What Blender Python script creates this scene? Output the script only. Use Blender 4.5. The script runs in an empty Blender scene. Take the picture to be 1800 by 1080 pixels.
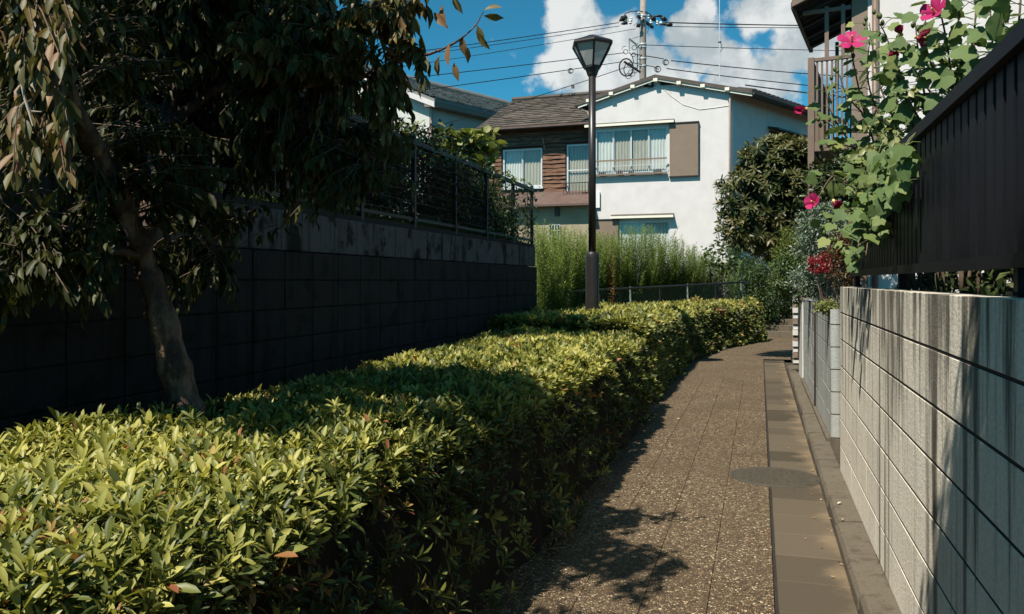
import bpy, math, random
import numpy as np
from mathutils import Vector, Matrix
random.seed(7); rng = np.random.default_rng(7)
R = math.radians
scene = bpy.context.scene
COL = scene.collection

# ------------------------------------------------------------------ camera
EYE, FPX, CX, HY = 1.5, 1450.0, 900.0, 494.0
cd = bpy.data.cameras.new("camera"); cam = bpy.data.objects.new("camera", cd); COL.objects.link(cam)
cam.location = (0, 0, EYE); cam.rotation_euler = (R(90), 0, 0)
cd.sensor_width = 36; cd.lens = 36 * FPX / 1800; cd.shift_y = -(540 - HY) / 1800
cd.clip_start = 0.05; cd.clip_end = 3000
scene.camera = cam

# ------------------------------------------------------------------ light
SUN_EL, SUN_AZ = 55.0, 42.0          # azimuth of light travel, from +Y towards +X
SKY_STRENGTH = 0.050
scene.view_settings.view_transform = 'Standard'; scene.view_settings.look = 'None'
scene.view_settings.exposure = 0.6; scene.view_settings.gamma = 1.0
try: scene.cycles.use_denoising = True
except Exception: pass
scene.cycles.max_bounces = 4; scene.cycles.diffuse_bounces = 1; scene.cycles.glossy_bounces = 2; scene.cycles.transmission_bounces = 3; scene.cycles.transparent_max_bounces = 8
scene.cycles.caustics_reflective = False; scene.cycles.caustics_refractive = False

def pixdir(px, py):
    return Vector(((px - CX) / FPX, 1.0, (HY - py) / FPX)).normalized()

world = bpy.data.worlds.new("World"); scene.world = world; world.use_nodes = True
wt = world.node_tree; wt.nodes.clear()
def build_world():
    N, Lk = wt.nodes, wt.links
    def n(t, **k):
        o = N.new(t)
        for a, b in k.items(): setattr(o, a, b)
        return o
    def math_(op, a, b=None, clamp=False):
        m = n('ShaderNodeMath', operation=op, use_clamp=clamp)
        for i, v in enumerate((a, b)):
            if v is None: continue
            if isinstance(v, (int, float)): m.inputs[i].default_value = v
            else: Lk.new(v, m.inputs[i])
        return m.outputs[0]
    sky = n('ShaderNodeTexSky', sky_type='NISHITA', sun_disc=False)
    sky.sun_elevation = R(SUN_EL); sky.sun_rotation = R(180 + SUN_AZ)
    sky.altitude = 0; sky.air_density = 0.5; sky.dust_density = 0.4; sky.ozone_density = 3.0
    tint = n('ShaderNodeMix', data_type='RGBA', blend_type='MULTIPLY'); tint.inputs[0].default_value = 1
    Lk.new(sky.outputs[0], tint.inputs[6]); tint.inputs[7].default_value = (0.56, 2.15, 1.98, 1)
    tc = n('ShaderNodeTexCoord')
    gen = tc.outputs['Generated']
    def noise(scale, detail, off, rough=0.55):
        add = n('ShaderNodeVectorMath', operation='ADD'); Lk.new(gen, add.inputs[0]); add.inputs[1].default_value = off
        t = n('ShaderNodeTexNoise'); t.inputs['Scale'].default_value = scale
        t.inputs['Detail'].default_value = detail; t.inputs['Roughness'].default_value = rough
        Lk.new(add.outputs[0], t.inputs['Vector'])
        return t
    warp = noise(14, 3, (3.1, 0.2, 1.7))
    sub = n('ShaderNodeVectorMath', operation='SUBTRACT'); Lk.new(warp.outputs['Color'], sub.inputs[0]); sub.inputs[1].default_value = (.5, .5, .5)
    scl = n('ShaderNodeVectorMath', operation='SCALE'); Lk.new(sub.outputs[0], scl.inputs[0]); scl.inputs['Scale'].default_value = 0.055
    wd = n('ShaderNodeVectorMath', operation='ADD'); Lk.new(gen, wd.inputs[0]); Lk.new(scl.outputs[0], wd.inputs[1])
    lobes = [(1012, 35, 72), (1000, 110, 78), (1085, 75, 62), (1135, 130, 95), (1215, 60, 60), (1222, 10, 40), (1255, 95, 52),
             (1180, 165, 80), (1290, 130, 58), (1400, 95, 75), (1352, 148, 80), (1330, 8, 55), (1405, 20, 70), (1470, 70, 110),
             (1560, -40, 160), (1045, 165, 60), (760, -260, 120), (520, -300, 150), (1240, -260, 150)]
    acc = None
    for (px, py, r) in lobes:
        c = pixdir(px, py)
        dn = n('ShaderNodeVectorMath', operation='DISTANCE'); Lk.new(wd.outputs[0], dn.inputs[0]); dn.inputs[1].default_value = c
        mr = n('ShaderNodeMapRange', interpolation_type='SMOOTHSTEP'); Lk.new(dn.outputs['Value'], mr.inputs[0])
        mr.inputs[1].default_value = r * 1.18 / FPX; mr.inputs[2].default_value = r * 0.25 / FPX
        mr.inputs[3].default_value = 0; mr.inputs[4].default_value = 1
        acc = mr.outputs[0] if acc is None else math_('MAXIMUM', acc, mr.outputs[0])
    # cumulus scattered over the rest of the sky
    big = noise(3.2, 4, (7.3, 1.9, 4.4))
    far = n('ShaderNodeMapRange', interpolation_type='SMOOTHSTEP'); Lk.new(big.outputs['Fac'], far.inputs[0])
    far.inputs[1].default_value = 0.56; far.inputs[2].default_value = 0.72
    sep = n('ShaderNodeSeparateXYZ'); Lk.new(gen, sep.inputs[0])
    behind = n('ShaderNodeMapRange', interpolation_type='SMOOTHSTEP'); Lk.new(sep.outputs['Y'], behind.inputs[0])
    behind.inputs[1].default_value = 0.72; behind.inputs[2].default_value = 0.5
    acc = math_('MAXIMUM', acc, math_('MULTIPLY', far.outputs[0], behind.outputs[0]))
    fb = noise(22, 8, (0.3, 5.2, 2.2), 0.62)
    fbm = math_('SUBTRACT', fb.outputs['Fac'], 0.5)
    dens = math_('ADD', acc, math_('MULTIPLY', fbm, 1.9))
    al = n('ShaderNodeMapRange', interpolation_type='SMOOTHSTEP'); Lk.new(dens, al.inputs[0])
    al.inputs[1].default_value = 0.28; al.inputs[2].default_value = 0.74
    alpha = al.outputs[0]
    # bright billows, greyer bellies
    sh = noise(9, 6, (0.33, 5.2, 2.26), 0.6)
    shm = n('ShaderNodeMapRange', interpolation_type='SMOOTHSTEP'); Lk.new(math_('ADD', sh.outputs['Fac'], math_('MULTIPLY', fbm, 0.7)), shm.inputs[0])
    shm.inputs[1].default_value = 0.36; shm.inputs[2].default_value = 0.66
    cc = n('ShaderNodeMix', data_type='RGBA'); Lk.new(shm.outputs[0], cc.inputs[0])
    cc.inputs[6].default_value = (6.2, 7.0, 7.3, 1); cc.inputs[7].default_value = (11.0, 11.2, 11.0, 1)
    mix = n('ShaderNodeMix', data_type='RGBA'); Lk.new(math_('MULTIPLY', alpha, 0.95), mix.inputs[0])
    Lk.new(tint.outputs[2], mix.inputs[6]); Lk.new(cc.outputs[2], mix.inputs[7])
    bg = n('ShaderNodeBackground'); bg.inputs['Strength'].default_value = SKY_STRENGTH
    Lk.new(mix.outputs[2], bg.inputs['Color'])
    out = n('ShaderNodeOutputWorld'); Lk.new(bg.outputs[0], out.inputs['Surface'])
build_world()

LD = Vector((math.sin(R(SUN_AZ)) * math.cos(R(SUN_EL)), math.cos(R(SUN_AZ)) * math.cos(R(SUN_EL)), -math.sin(R(SUN_EL))))
sd = bpy.data.lights.new("sun", 'SUN'); sd.energy = 5.0; sd.angle = R(0.53); sd.color = (1.0, 0.93, 0.83)
sun = bpy.data.objects.new("sun", sd); COL.objects.link(sun); sun.location = (-10, -15, 25)
sun.rotation_euler = LD.to_track_quat('-Z', 'Y').to_euler()

# ------------------------------------------------------------------ helpers: space
def at(px, py, d):
    return Vector(((px - CX) / FPX * d, d, EYE + (HY - py) / FPX * d))
K = 0.30; EL = math.sqrt(1 + K * K)
PRZ = -math.atan(K)                                  # path frame: local x across (right), y along the path
def qs(a, y): return a / EL, (K * a + (1 + K * K) * y) / EL
def pw(q, s, z=0.0):                                 # path frame to world
    c, t = 1 / EL, K / EL
    return Vector((q * c + s * t, -q * t + s * c, z))
class Frame:
    def __init__(f, o, rz):
        f.o = Vector(o); f.rz = rz
        f.X = Vector((math.cos(rz), math.sin(rz), 0)); f.Y = Vector((-math.sin(rz), math.cos(rz), 0))
    def loc(f, px, py, yoff=0.0):
        d = Vector(((px - CX) / FPX, 1.0, (HY - py) / FPX)); e = Vector((0, 0, EYE))
        p0 = f.o + f.Y * yoff
        t = (p0 - e).dot(f.Y) / d.dot(f.Y); p = e + d * t - f.o
        return p.dot(f.X), p.z
    def to_local(f, v):
        p = Vector(v) - f.o
        return Vector((p.dot(f.X), p.dot(f.Y), p.z))

# ------------------------------------------------------------------ helpers: objects
def thing(name, label, cat, loc=(0, 0, 0), rotz=0.0, group=None):
    o = bpy.data.objects.new(name, None); COL.objects.link(o); o.empty_display_size = 0.1
    o.location = loc; o.rotation_euler = (0, 0, rotz)
    return tag(o, label, cat, group)
def tag(o, label=None, cat=None, group=None, kind=None):
    if label: o["label"] = label
    if cat: o["category"] = cat
    if group: o["group"] = group
    if kind: o["kind"] = kind
    return o
def link(name, me, mat, parent=None, kind=None, loc=None, rot=None, scale=None):
    o = bpy.data.objects.new(name, me); COL.objects.link(o)
    if mat is not None and len(me.materials) == 0: me.materials.append(mat)
    if parent: o.parent = parent
    if kind: o["kind"] = kind
    if loc is not None: o.location = loc
    if rot is not None: o.rotation_euler = rot
    if scale is not None: o.scale = scale
    return o
class MB:
    def __init__(m): m.v = []; m.f = []; m.sm = False
    def add(m, vs, fs):
        b = len(m.v); m.v += [tuple(v) for v in vs]; m.f += [tuple(i + b for i in f) for f in fs]; return m
    def box(m, x0, x1, y0, y1, z0, z1):
        return m.add([(x0, y0, z0), (x1, y0, z0), (x1, y1, z0), (x0, y1, z0), (x0, y0, z1), (x1, y0, z1), (x1, y1, z1), (x0, y1, z1)],
                     [(0, 3, 2, 1), (4, 5, 6, 7), (0, 1, 5, 4), (1, 2, 6, 5), (2, 3, 7, 6), (3, 0, 4, 7)])
    def bar(m, p, q, w, h, up=(0, 0, 1)):
        p, q = Vector(p), Vector(q); d = (q - p).normalized(); up = Vector(up)
        s = d.cross(up)
        if s.length < 1e-4: s = d.cross(Vector((0, 1, 0)))
        s.normalize(); u = s.cross(d).normalized(); s *= w / 2; u *= h / 2
        return m.add([p - s - u, p + s - u, p + s + u, p - s + u, q - s - u, q + s - u, q + s + u, q - s + u],
                     [(0, 1, 2, 3), (4, 7, 6, 5), (0, 4, 5, 1), (1, 5, 6, 2), (2, 6, 7, 3), (3, 7, 4, 0)])
    def prism(m, poly, off):                          # poly: list of 3d points, off: extrusion vector
        n = len(poly); off = Vector(off); a = [Vector(p) for p in poly]
        return m.add(a + [p + off for p in a], [tuple(range(n)), tuple(range(2 * n - 1, n - 1, -1))] +
                     [(i, i + n, (i + 1) % n + n, (i + 1) % n) for i in range(n)])
    def tube(m, pts, rad, n=8, cap=True):
        pts = [Vector(p) for p in pts]; k = len(pts)
        if isinstance(rad, (int, float)): rad = [rad] * k
        ref = Vector((0, 0, 1)); vs = []; fs = []
        for i, p in enumerate(pts):
            d = (pts[min(i + 1, k - 1)] - pts[max(i - 1, 0)])
            d = d.normalized() if d.length > 1e-9 else Vector((0, 0, 1))
            r0 = ref if abs(d.dot(ref)) < 0.93 else Vector((0, 1, 0))
            s = d.cross(r0).normalized(); u = s.cross(d)
            if i == 0 : ls = s
            else:
                s = (ls - d * ls.dot(d))
                s = s.normalized() if s.length > 1e-6 else d.cross(r0).normalized()
                u = s.cross(d); ls = s
            for j in range(n):
                a = 2 * math.pi * j / n
                vs.append(p + (s * math.cos(a) + u * math.sin(a)) * rad[i])
        for i in range(k - 1):
            for j in range(n):
                fs.append((i * n + j, i * n + (j + 1) % n, (i + 1) * n + (j + 1) % n, (i + 1) * n + j))
        if cap: fs.append(tuple(range(n - 1, -1, -1))); fs.append(tuple((k - 1) * n + j for j in range(n)))
        return m.add(vs, fs)
    def lathe(m, prof, n=24, c=(0, 0, 0)):            # prof: (r, z)
        vs, fs = [], []
        for r, z in prof:
            for j in range(n):
                a = 2 * math.pi * j / n; vs.append((c[0] + r * math.cos(a), c[1] + r * math.sin(a), c[2] + z))
        for i in range(len(prof) - 1):
            for j in range(n):
                fs.append((i * n + j, i * n + (j + 1) % n, (i + 1) * n + (j + 1) % n, (i + 1) * n + j))
        fs.append(tuple(range(n - 1, -1, -1))); fs.append(tuple((len(prof) - 1) * n + j for j in range(n)))
        return m.add(vs, fs)
    def mesh(m, name, smooth=False):
        me = bpy.data.meshes.new(name); me.from_pydata(m.v, [], m.f); me.update()
        if smooth:
            for p in me.polygons: p.use_smooth = True
        return me
    def build(m, name, mat, parent=None, kind=None, smooth=False, **k):
        return link(name, m.mesh(name, smooth), mat, parent, kind, **k)

# ------------------------------------------------------------------ helpers: materials
def newmat(name):
    m = bpy.data.materials.new(name); m.use_nodes = True
    nt = m.node_tree; b = nt.nodes['Principled BSDF']
    return m, nt, b
class NT:
    def __init__(s, nt): s.nt = nt
    def n(s, t, **k):
        o = s.nt.nodes.new(t)
        for a, b in k.items(): setattr(o, a, b)
        return o
    def l(s, a, b): s.nt.links.new(a, b)
    def pos(s, scale=(1, 1, 1), rotz=0.0):
        g = s.n('ShaderNodeNewGeometry'); m = s.n('ShaderNodeMapping'); m.inputs['Scale'].default_value = scale
        if rotz:
            m0 = s.n('ShaderNodeMapping'); m0.inputs['Rotation'].default_value = (0, 0, rotz)
            s.l(g.outputs['Position'], m0.inputs['Vector']); s.l(m0.outputs[0], m.inputs['Vector'])
        else: s.l(g.outputs['Position'], m.inputs['Vector'])
        return m.outputs[0]
    def noise(s, vec, scale, detail=4, rough=0.6):
        t = s.n('ShaderNodeTexNoise'); t.inputs['Scale'].default_value = scale; t.inputs['Detail'].default_value = detail
        t.inputs['Roughness'].default_value = rough; s.l(vec, t.inputs['Vector']); return t.outputs['Fac']
    def ramp(s, fac, stops, interp='LINEAR'):
        r = s.n('ShaderNodeValToRGB'); r.color_ramp.interpolation = interp
        e = r.color_ramp.elements
        while len(e) < len(stops): e.new(0.5)
        for i, (p, c) in enumerate(stops):
            e[i].position = p; e[i].color = (*c, 1) if len(c) == 3 else c
        s.l(fac, r.inputs[0]); return r.outputs[0]
    def mr(s, v, a, b, c=0.0, d=1.0):
        m = s.n('ShaderNodeMapRange', interpolation_type='SMOOTHSTEP'); s.l(v, m.inputs[0])
        for i, x in enumerate((a, b, c, d)): m.inputs[i + 1].default_value = x
        return m.outputs[0]
    def mix(s, f, a, b, mode='MIX'):
        m = s.n('ShaderNodeMix', data_type='RGBA', blend_type=mode)
        for i, v in ((0, f), (6, a), (7, b)):
            if isinstance(v, (int, float)): m.inputs[i].default_value = v
            elif isinstance(v, tuple): m.inputs[i].default_value = (*v, 1) if len(v) == 3 else v
            else: s.l(v, m.inputs[i])
        return m.outputs[2]
    def math(s, op, a, b):
        m = s.n('ShaderNodeMath', operation=op)
        for i, v in enumerate((a, b)):
            if isinstance(v, (int, float)): m.inputs[i].default_value = v
            else: s.l(v, m.inputs[i])
        return m.outputs[0]
    def bump(s, h, strength, dist, target):
        b = s.n('ShaderNodeBump'); b.inputs['Strength'].default_value = strength; b.inputs['Distance'].default_value = dist
        s.l(h, b.inputs['Height']); s.l(b.outputs[0], target)
    def rnd(s):
        return s.n('ShaderNodeObjectInfo').outputs['Random']

def mplain(name, col, rough=0.6, var=0.25, scale=6.0, bump=0.0, spec=0.4, metal=0.0, stretch=(1, 1, 1), bscale=None):
    m, nt, b = newmat(name); t = NT(nt); v = t.pos(stretch)
    f = t.noise(v, scale, 5)
    lo = tuple(c * (1 - var) for c in col); hi = tuple(min(1, c * (1 + var)) for c in col)
    t.l(t.ramp(f, [(0.3, lo), (0.7, hi)]), b.inputs['Base Color'])
    b.inputs['Roughness'].default_value = rough; b.inputs['Specular IOR Level'].default_value = spec; b.inputs['Metallic'].default_value = metal
    if bump: t.bump(t.noise(v, bscale or scale * 6, 4), bump, 0.01, b.inputs['Normal'])
    return m

def mleaf(name, stops, transl=0.28, rough=0.42, spec=0.45, tcol=(1.0, 1.05, 0.55)):
    m, nt, b = newmat(name); t = NT(nt)
    a = t.n('ShaderNodeAttribute', attribute_name='tint')
    c = t.ramp(a.outputs['Fac'], stops)
    t.l(c, b.inputs['Base Color']); b.inputs['Roughness'].default_value = rough; b.inputs['Specular IOR Level'].default_value = spec
    tr = t.n('ShaderNodeBsdfTranslucent'); t.l(t.mix(1.0, c, tcol, 'MULTIPLY'), tr.inputs['Color'])
    mx = t.n('ShaderNodeMixShader'); mx.inputs[0].default_value = transl
    t.l(b.outputs[0], mx.inputs[1]); t.l(tr.outputs[0], mx.inputs[2])
    t.l(mx.outputs[0], nt.nodes['Material Output'].inputs['Surface'])
    return m

def mblock(name, base, dark, stain=0.55, streak=1.0, moss=None, topstain=0.0):
    m, nt, b = newmat(name); t = NT(nt)
    v1 = t.pos((9, 9, 0.7), -PRZ); v2 = t.pos((26, 26, 1.1), -PRZ); v0 = t.pos()
    big = t.noise(v0, 2.2, 4); s1 = t.noise(v1, 1.0, 5, 0.65); s2 = t.noise(v2, 1.0, 3); fine = t.noise(v0, 90, 3)
    c = t.mix(t.mr(fine, 0.3, 0.7), tuple(x * 0.86 for x in base), tuple(x * 1.1 for x in base))
    c = t.mix(t.math('MULTIPLY', t.rnd(), 0.16), c, tuple(x * 0.62 for x in base))
    sz = t.n('ShaderNodeSeparateXYZ'); t.l(v0, sz.inputs[0])
    s1 = t.math('ADD', s1, t.math('MULTIPLY', t.math('SUBTRACT', sz.outputs['Z'], 0.85), topstain))
    f = t.math('MULTIPLY', t.mr(s1, 0.50, 0.68), stain)
    c = t.mix(f, c, dark)
    f2 = t.math('MULTIPLY', t.mr(s2, 0.54, 0.72), stain * 0.42 * streak)
    c = t.mix(f2, c, dark)
    if topstain > .1:
        dr = t.noise(t.pos((4.5, 4.5, .12), -PRZ), 1.0, 2, .5)
        c = t.mix(t.math('MULTIPLY', t.mr(dr, .60, .66), .75), c, dark)
    c = t.mix(t.math('MULTIPLY', t.mr(big, 0.5, 0.7), 0.25), c, tuple(x * 0.55 for x in base))
    if moss: c = t.mix(t.mr(t.noise(v0, 5, 5), 0.52, 0.66), c, moss)
    t.l(c, b.inputs['Base Color']); b.inputs['Roughness'].default_value = 0.92; b.inputs['Specular IOR Level'].default_value = 0.2
    t.bump(t.math('ADD', fine, t.noise(v0, 30, 4)), 0.5, 0.006, b.inputs['Normal'])
    return m

M = {}
def build_materials():
    # exposed aggregate paving
    m, nt, b = newmat('exposed_aggregate'); t = NT(nt)
    v = t.pos((1, 1, 0.15))
    vo = t.n('ShaderNodeTexVoronoi', feature='F1'); vo.inputs['Scale'].default_value = 78; t.l(v, vo.inputs['Vector'])
    ve = t.n('ShaderNodeTexVoronoi', feature='DISTANCE_TO_EDGE'); ve.inputs['Scale'].default_value = 78; t.l(v, ve.inputs['Vector'])
    sp = t.n('ShaderNodeSeparateColor'); t.l(vo.outputs['Color'], sp.inputs[0])
    peb = t.ramp(sp.outputs[0], [(0.0, (0.055, 0.034, 0.018)), (0.25, (0.14, 0.089, 0.044)), (0.5, (0.205, 0.130, 0.064)),
                                 (0.72, (0.275, 0.19, 0.102)), (0.88, (0.40, 0.295, 0.17)), (1.0, (0.70, 0.57, 0.38))])
    c = t.mix(t.mr(ve.outputs['Distance'], 0.03, 0.14), (0.045, 0.034, 0.024), peb)
    big = t.noise(t.pos(), 1.3, 5)
    c = t.mix(t.math('MULTIPLY', t.mr(big, 0.40, 0.66), 0.55), c, (0.10, 0.068, 0.036))
    c = t.mix(t.math('MULTIPLY', t.rnd(), 0.12), c, (0.20, 0.15, 0.10))
    t.l(c, b.inputs['Base Color']); b.inputs['Roughness'].default_value = 0.8; b.inputs['Specular IOR Level'].default_value = 0.3
    t.bump(t.mr(ve.outputs['Distance'], 0.0, 0.25), 0.8, 0.008, b.inputs['Normal'])
    M['aggregate'] = m
    # gutter covers with washed-in sand towards the kerb
    m, nt, b = newmat('gutter_concrete'); t = NT(nt)
    v0 = t.pos(); vr = t.pos((1, 1, 1), -PRZ)
    sx = t.n('ShaderNodeSeparateXYZ'); t.l(vr, sx.inputs[0])
    base = t.mix(t.rnd(), (0.042, 0.034, 0.024), (0.105, 0.084, 0.058))
    base = t.mix(t.math('MULTIPLY', t.mr(t.noise(v0, 120, 3), 0.35, 0.7), 0.5), base, (0.10, 0.077, 0.048))
    edge = t.math('ADD', sx.outputs['X'], t.math('MULTIPLY', t.math('SUBTRACT', t.noise(v0, 3.0, 5), 0.5), 0.60))
    c = t.mix(t.math('MULTIPLY', t.mr(edge, 0.30, 0.52), 0.85), base, (0.20, 0.145, 0.088))
    t.l(c, b.inputs['Base Color']); b.inputs['Roughness'].default_value = 0.9; b.inputs['Specular IOR Level'].default_value = 0.2
    t.bump(t.noise(v0, 160, 3), 0.4, 0.004, b.inputs['Normal'])
    M['gutter'] = m
    M['kerb'] = mblock('kerb_concrete', (0.13, 0.108, 0.078), (0.05, 0.04, 0.027), 0.6, 0.4)
    M['block'] = mblock('weathered_block', (0.78, 0.705, 0.575), (0.062, 0.053, 0.036), 0.9, 1.0, None, 0.16)
    M['block2'] = mblock('pale_block', (0.38, 0.385, 0.35), (0.08, 0.076, 0.065), 0.75, 1.0, None, .12)
    M['mortar'] = mplain('mortar', (0.022, 0.018, 0.014), 0.95, 0.3, 20)  # near-black: joint grime plus the joints' shadow put into the colour
    M['darkwall'] = mblock('shaded_block', (0.026, 0.023, 0.022), (0.008, 0.0075, 0.0065), 0.85, 1.0, (0.009, 0.010, 0.006))  # near-black base puts the wall's deep shade into its mossy colour
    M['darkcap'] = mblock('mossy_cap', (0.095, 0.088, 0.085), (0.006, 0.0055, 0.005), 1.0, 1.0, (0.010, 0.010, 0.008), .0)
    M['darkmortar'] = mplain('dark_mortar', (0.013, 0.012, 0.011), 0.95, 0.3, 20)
    M['plaster_white'] = mplain('white_render', (0.605, 0.572, 0.555), 0.85, 0.06, 2.5, 0.25, 0.2, bscale=60)
    m = M['plaster_white']; t = NT(m.node_tree); b = m.node_tree.nodes['Principled BSDF']; src = b.inputs['Base Color'].links[0].from_socket
    st_ = t.noise(t.pos((3.2, 3.2, .28)), 1.0, 5, .65); sp_ = t.noise(t.pos(), 1.1, 5)
    t.l(t.mix(t.math('MULTIPLY', t.math('MULTIPLY', t.mr(st_, .52, .74), t.mr(sp_, .4, .65)), .38), src, (.36, .34, .30)), b.inputs['Base Color'])
    M['plaster_cream'] = mplain('cream_render', (0.55, 0.54, 0.50), 0.85, 0.08, 2.0, 0.2, 0.2, bscale=50)
    M['plaster_beige'] = mplain('beige_render', (0.34, 0.285, 0.20), 0.9, 0.15, 2.0, 0.2, 0.2, bscale=50)
    M['brownpaint'] = mplain('brown_paint', (0.20, 0.145, 0.105), 0.55, 0.08, 3, 0.0)
    M['brownmetal'] = mplain('brown_metal', (0.17, 0.115, 0.085), 0.45, 0.10, 8, 0.0)
    M['darkmetal'] = mplain('dark_brown_metal', (0.035, 0.028, 0.024), 0.5, 0.2, 8)
    M['roofmetal'] = mplain('dark_roof', (0.075, 0.058, 0.046), 0.55, 0.2, 5)
    M['redroof'] = mplain('red_brown_roof', (0.115, 0.072, 0.058), 0.6, 0.2, 4, 0.2)
    M['cream'] = mplain('cream_paint', (0.74, 0.70, 0.58), 0.6, 0.06, 5)
    M['pinkpipe'] = mplain('pinkish_pipe', (0.42, 0.30, 0.24), 0.5, 0.1, 5)
    M['alu'] = mplain('aluminium', (0.58, 0.59, 0.58), 0.4, 0.05, 8, metal=0.2)
    M['curtain'] = mplain('white_curtain', (0.66, 0.64, 0.58), 0.9, 0.12, 6, stretch=(4, 4, 0.4))
    M['curtain_beige'] = mplain('beige_curtain', (0.44, 0.39, 0.30), 0.9, 0.15, 6, stretch=(4, 4, 0.4))
    M['dark'] = mplain('dark_interior', (0.02, 0.02, 0.02), 0.9, 0.2)
    M['black'] = mplain('black_rubber', (0.012, 0.012, 0.012), 0.6, 0.2)
    M['white'] = mplain('white_ceramic', (0.7, 0.7, 0.68), 0.35, 0.05)
    M['shingle'] = None
    # shingles with per-piece tint
    for nm_, a_, b_ in (('shingle', (0.060, 0.048, 0.038), (0.125, 0.10, 0.076)), ('greytile', (0.20, 0.198, 0.185), (0.36, 0.355, 0.33))):
        m, nt, b = newmat(nm_); t = NT(nt); at_ = t.n('ShaderNodeAttribute', attribute_name='tint')
        c = t.mix(at_.outputs['Fac'], a_, b_)
        c = t.mix(t.math('MULTIPLY', t.mr(t.noise(t.pos(), 2.5, 4), 0.4, 0.7), 0.4), c, tuple(x * 0.6 for x in a_))
        t.l(c, b.inputs['Base Color']); b.inputs['Roughness'].default_value = 0.75; M[nm_] = m
    # rough timber boards
    m, nt, b = newmat('rough_timber'); t = NT(nt); v = t.pos((2.5, 2.5, 22))
    f = t.noise(v, 1.6, 6, 0.7)
    c = t.ramp(f, [(0.28, (0.035, 0.017, 0.011)), (0.45, (0.12, 0.055, 0.032)), (0.58, (0.22, 0.12, 0.07)), (0.72, (0.42, 0.29, 0.19))])
    c = t.mix(t.math('MULTIPLY', t.rnd(), 0.6), c, (0.11, 0.05, 0.03))
    t.l(c, b.inputs['Base Color']); b.inputs['Roughness'].default_value = 0.9
    t.bump(f, 0.8, 0.03, b.inputs['Normal']); M['timber'] = m
    # glass
    m, nt, b = newmat('window_glass'); t = NT(nt); nt.nodes.remove(b)
    tr = t.n('ShaderNodeBsdfTransparent'); tr.inputs[0].default_value = (0.86, 0.90, 0.90, 1)
    gl = t.n('ShaderNodeBsdfGlossy'); gl.inputs['Roughness'].default_value = 0.03
    mx = t.n('ShaderNodeMixShader'); mx.inputs[0].default_value = 0.08; t.l(tr.outputs[0], mx.inputs[1]); t.l(gl.outputs[0], mx.inputs[2])
    t.l(mx.outputs[0], nt.nodes['Material Output'].inputs['Surface']); M['glass'] = m
    m, nt, b = newmat('frosted_glass'); t = NT(nt)
    b.inputs['Base Color'].default_value = (0.62, 0.62, 0.58, 1); b.inputs['Roughness'].default_value = 0.25
    tr = t.n('ShaderNodeBsdfTransparent'); tr.inputs[0].default_value = (0.85, 0.87, 0.86, 1)
    mx = t.n('ShaderNodeMixShader'); mx.inputs[0].default_value = 0.32; t.l(b.outputs[0], mx.inputs[1]); t.l(tr.outputs[0], mx.inputs[2])
    t.l(mx.outputs[0], nt.nodes['Material Output'].inputs['Surface']); M['frosted'] = m
    M['lampmetal'] = mplain('lamp_paint', (0.020, 0.016, 0.014), 0.38, 0.2, 10, spec=0.5)
    M['fence'] = mplain('black_fence_paint', (0.0055, 0.0058, 0.0085), 0.5, 0.3, 6, spec=0.12)
    m = M['fence']; t = NT(m.node_tree); b = m.node_tree.nodes['Principled BSDF']; src = b.inputs['Base Color'].links[0].from_socket
    t.l(t.mix(t.math('MULTIPLY', t.rnd(), .7), src, (.013, .0135, .018)), b.inputs['Base Color'])
    M['garden_fence'] = mplain('dark_green_fence', (0.010, 0.011, 0.010), 0.5, 0.2, 8)
    M['wire'] = mplain('galvanised_wire', (0.25, 0.30, 0.27), 0.5, 0.2, 20, metal=0.3)
    M['greenwire'] = mplain('green_coated_wire', (0.16, 0.21, 0.17), 0.5, 0.2, 20)
    M['cable'] = mplain('black_cable', (0.018, 0.018, 0.02), 0.6, 0.1)
    M['pole'] = mplain('pole_concrete', (0.28, 0.245, 0.21), 0.85, 0.2, 5, 0.2)
    M['iron'] = mplain('cast_iron', (0.060, 0.050, 0.034), 0.65, 0.3, 30, 0.3)
    M['soil'] = mplain('soil', (0.055, 0.045, 0.03), 1.0, 0.4, 6, 0.5)
    M['grassy'] = mplain('rough_ground', (0.06, 0.068, 0.03), 1.0, 0.5, 3, 0.5)
    M['brick'] = mplain('red_brick', (0.22, 0.16, 0.12), 0.9, 0.3, 30, 0.3)
    M['twig'] = mplain('twig', (0.11, 0.075, 0.05), 0.9, 0.4, 40)
    M['palebranch'] = mplain('dead_pale_twig', (0.42, 0.36, 0.28), 0.8, 0.2, 30)
    M['core'] = mplain('hedge_core_shade', (0.010, 0.0085, 0.005), 1.0, 0.4, 30, 0.6)  # near-black, shade of the hedge interior put into the colour
    M['stem'] = mplain('green_stem', (0.13, 0.15, 0.05), 0.6, 0.3, 20)
    # mottled peeling bark
    m, nt, b = newmat('peeling_bark'); t = NT(nt); v = t.pos((1, 1, 0.45)); f = t.noise(v, 9, 5, 0.6); g = t.noise(t.pos(), 34, 4)
    c = t.ramp(f, [(0.36, (0.016, 0.009, 0.005)), (0.49, (0.045, 0.023, 0.013)), (0.55, (0.13, 0.072, 0.042)), (0.66, (0.26, 0.165, 0.105))])
    c = t.mix(t.math('MULTIPLY', t.mr(g, 0.5, 0.7), 0.5), c, (0.09, 0.05, 0.03))
    t.l(c, b.inputs['Base Color']); b.inputs['Roughness'].default_value = 0.7
    t.bump(t.math('ADD', f, t.math('MULTIPLY', g, 0.5)), 0.8, 0.03, b.inputs['Normal']); M['bark'] = m
    M['darkbark'] = mplain('dark_bark', (0.05, 0.037, 0.027), 0.95, 0.4, 14, 0.8)
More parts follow.
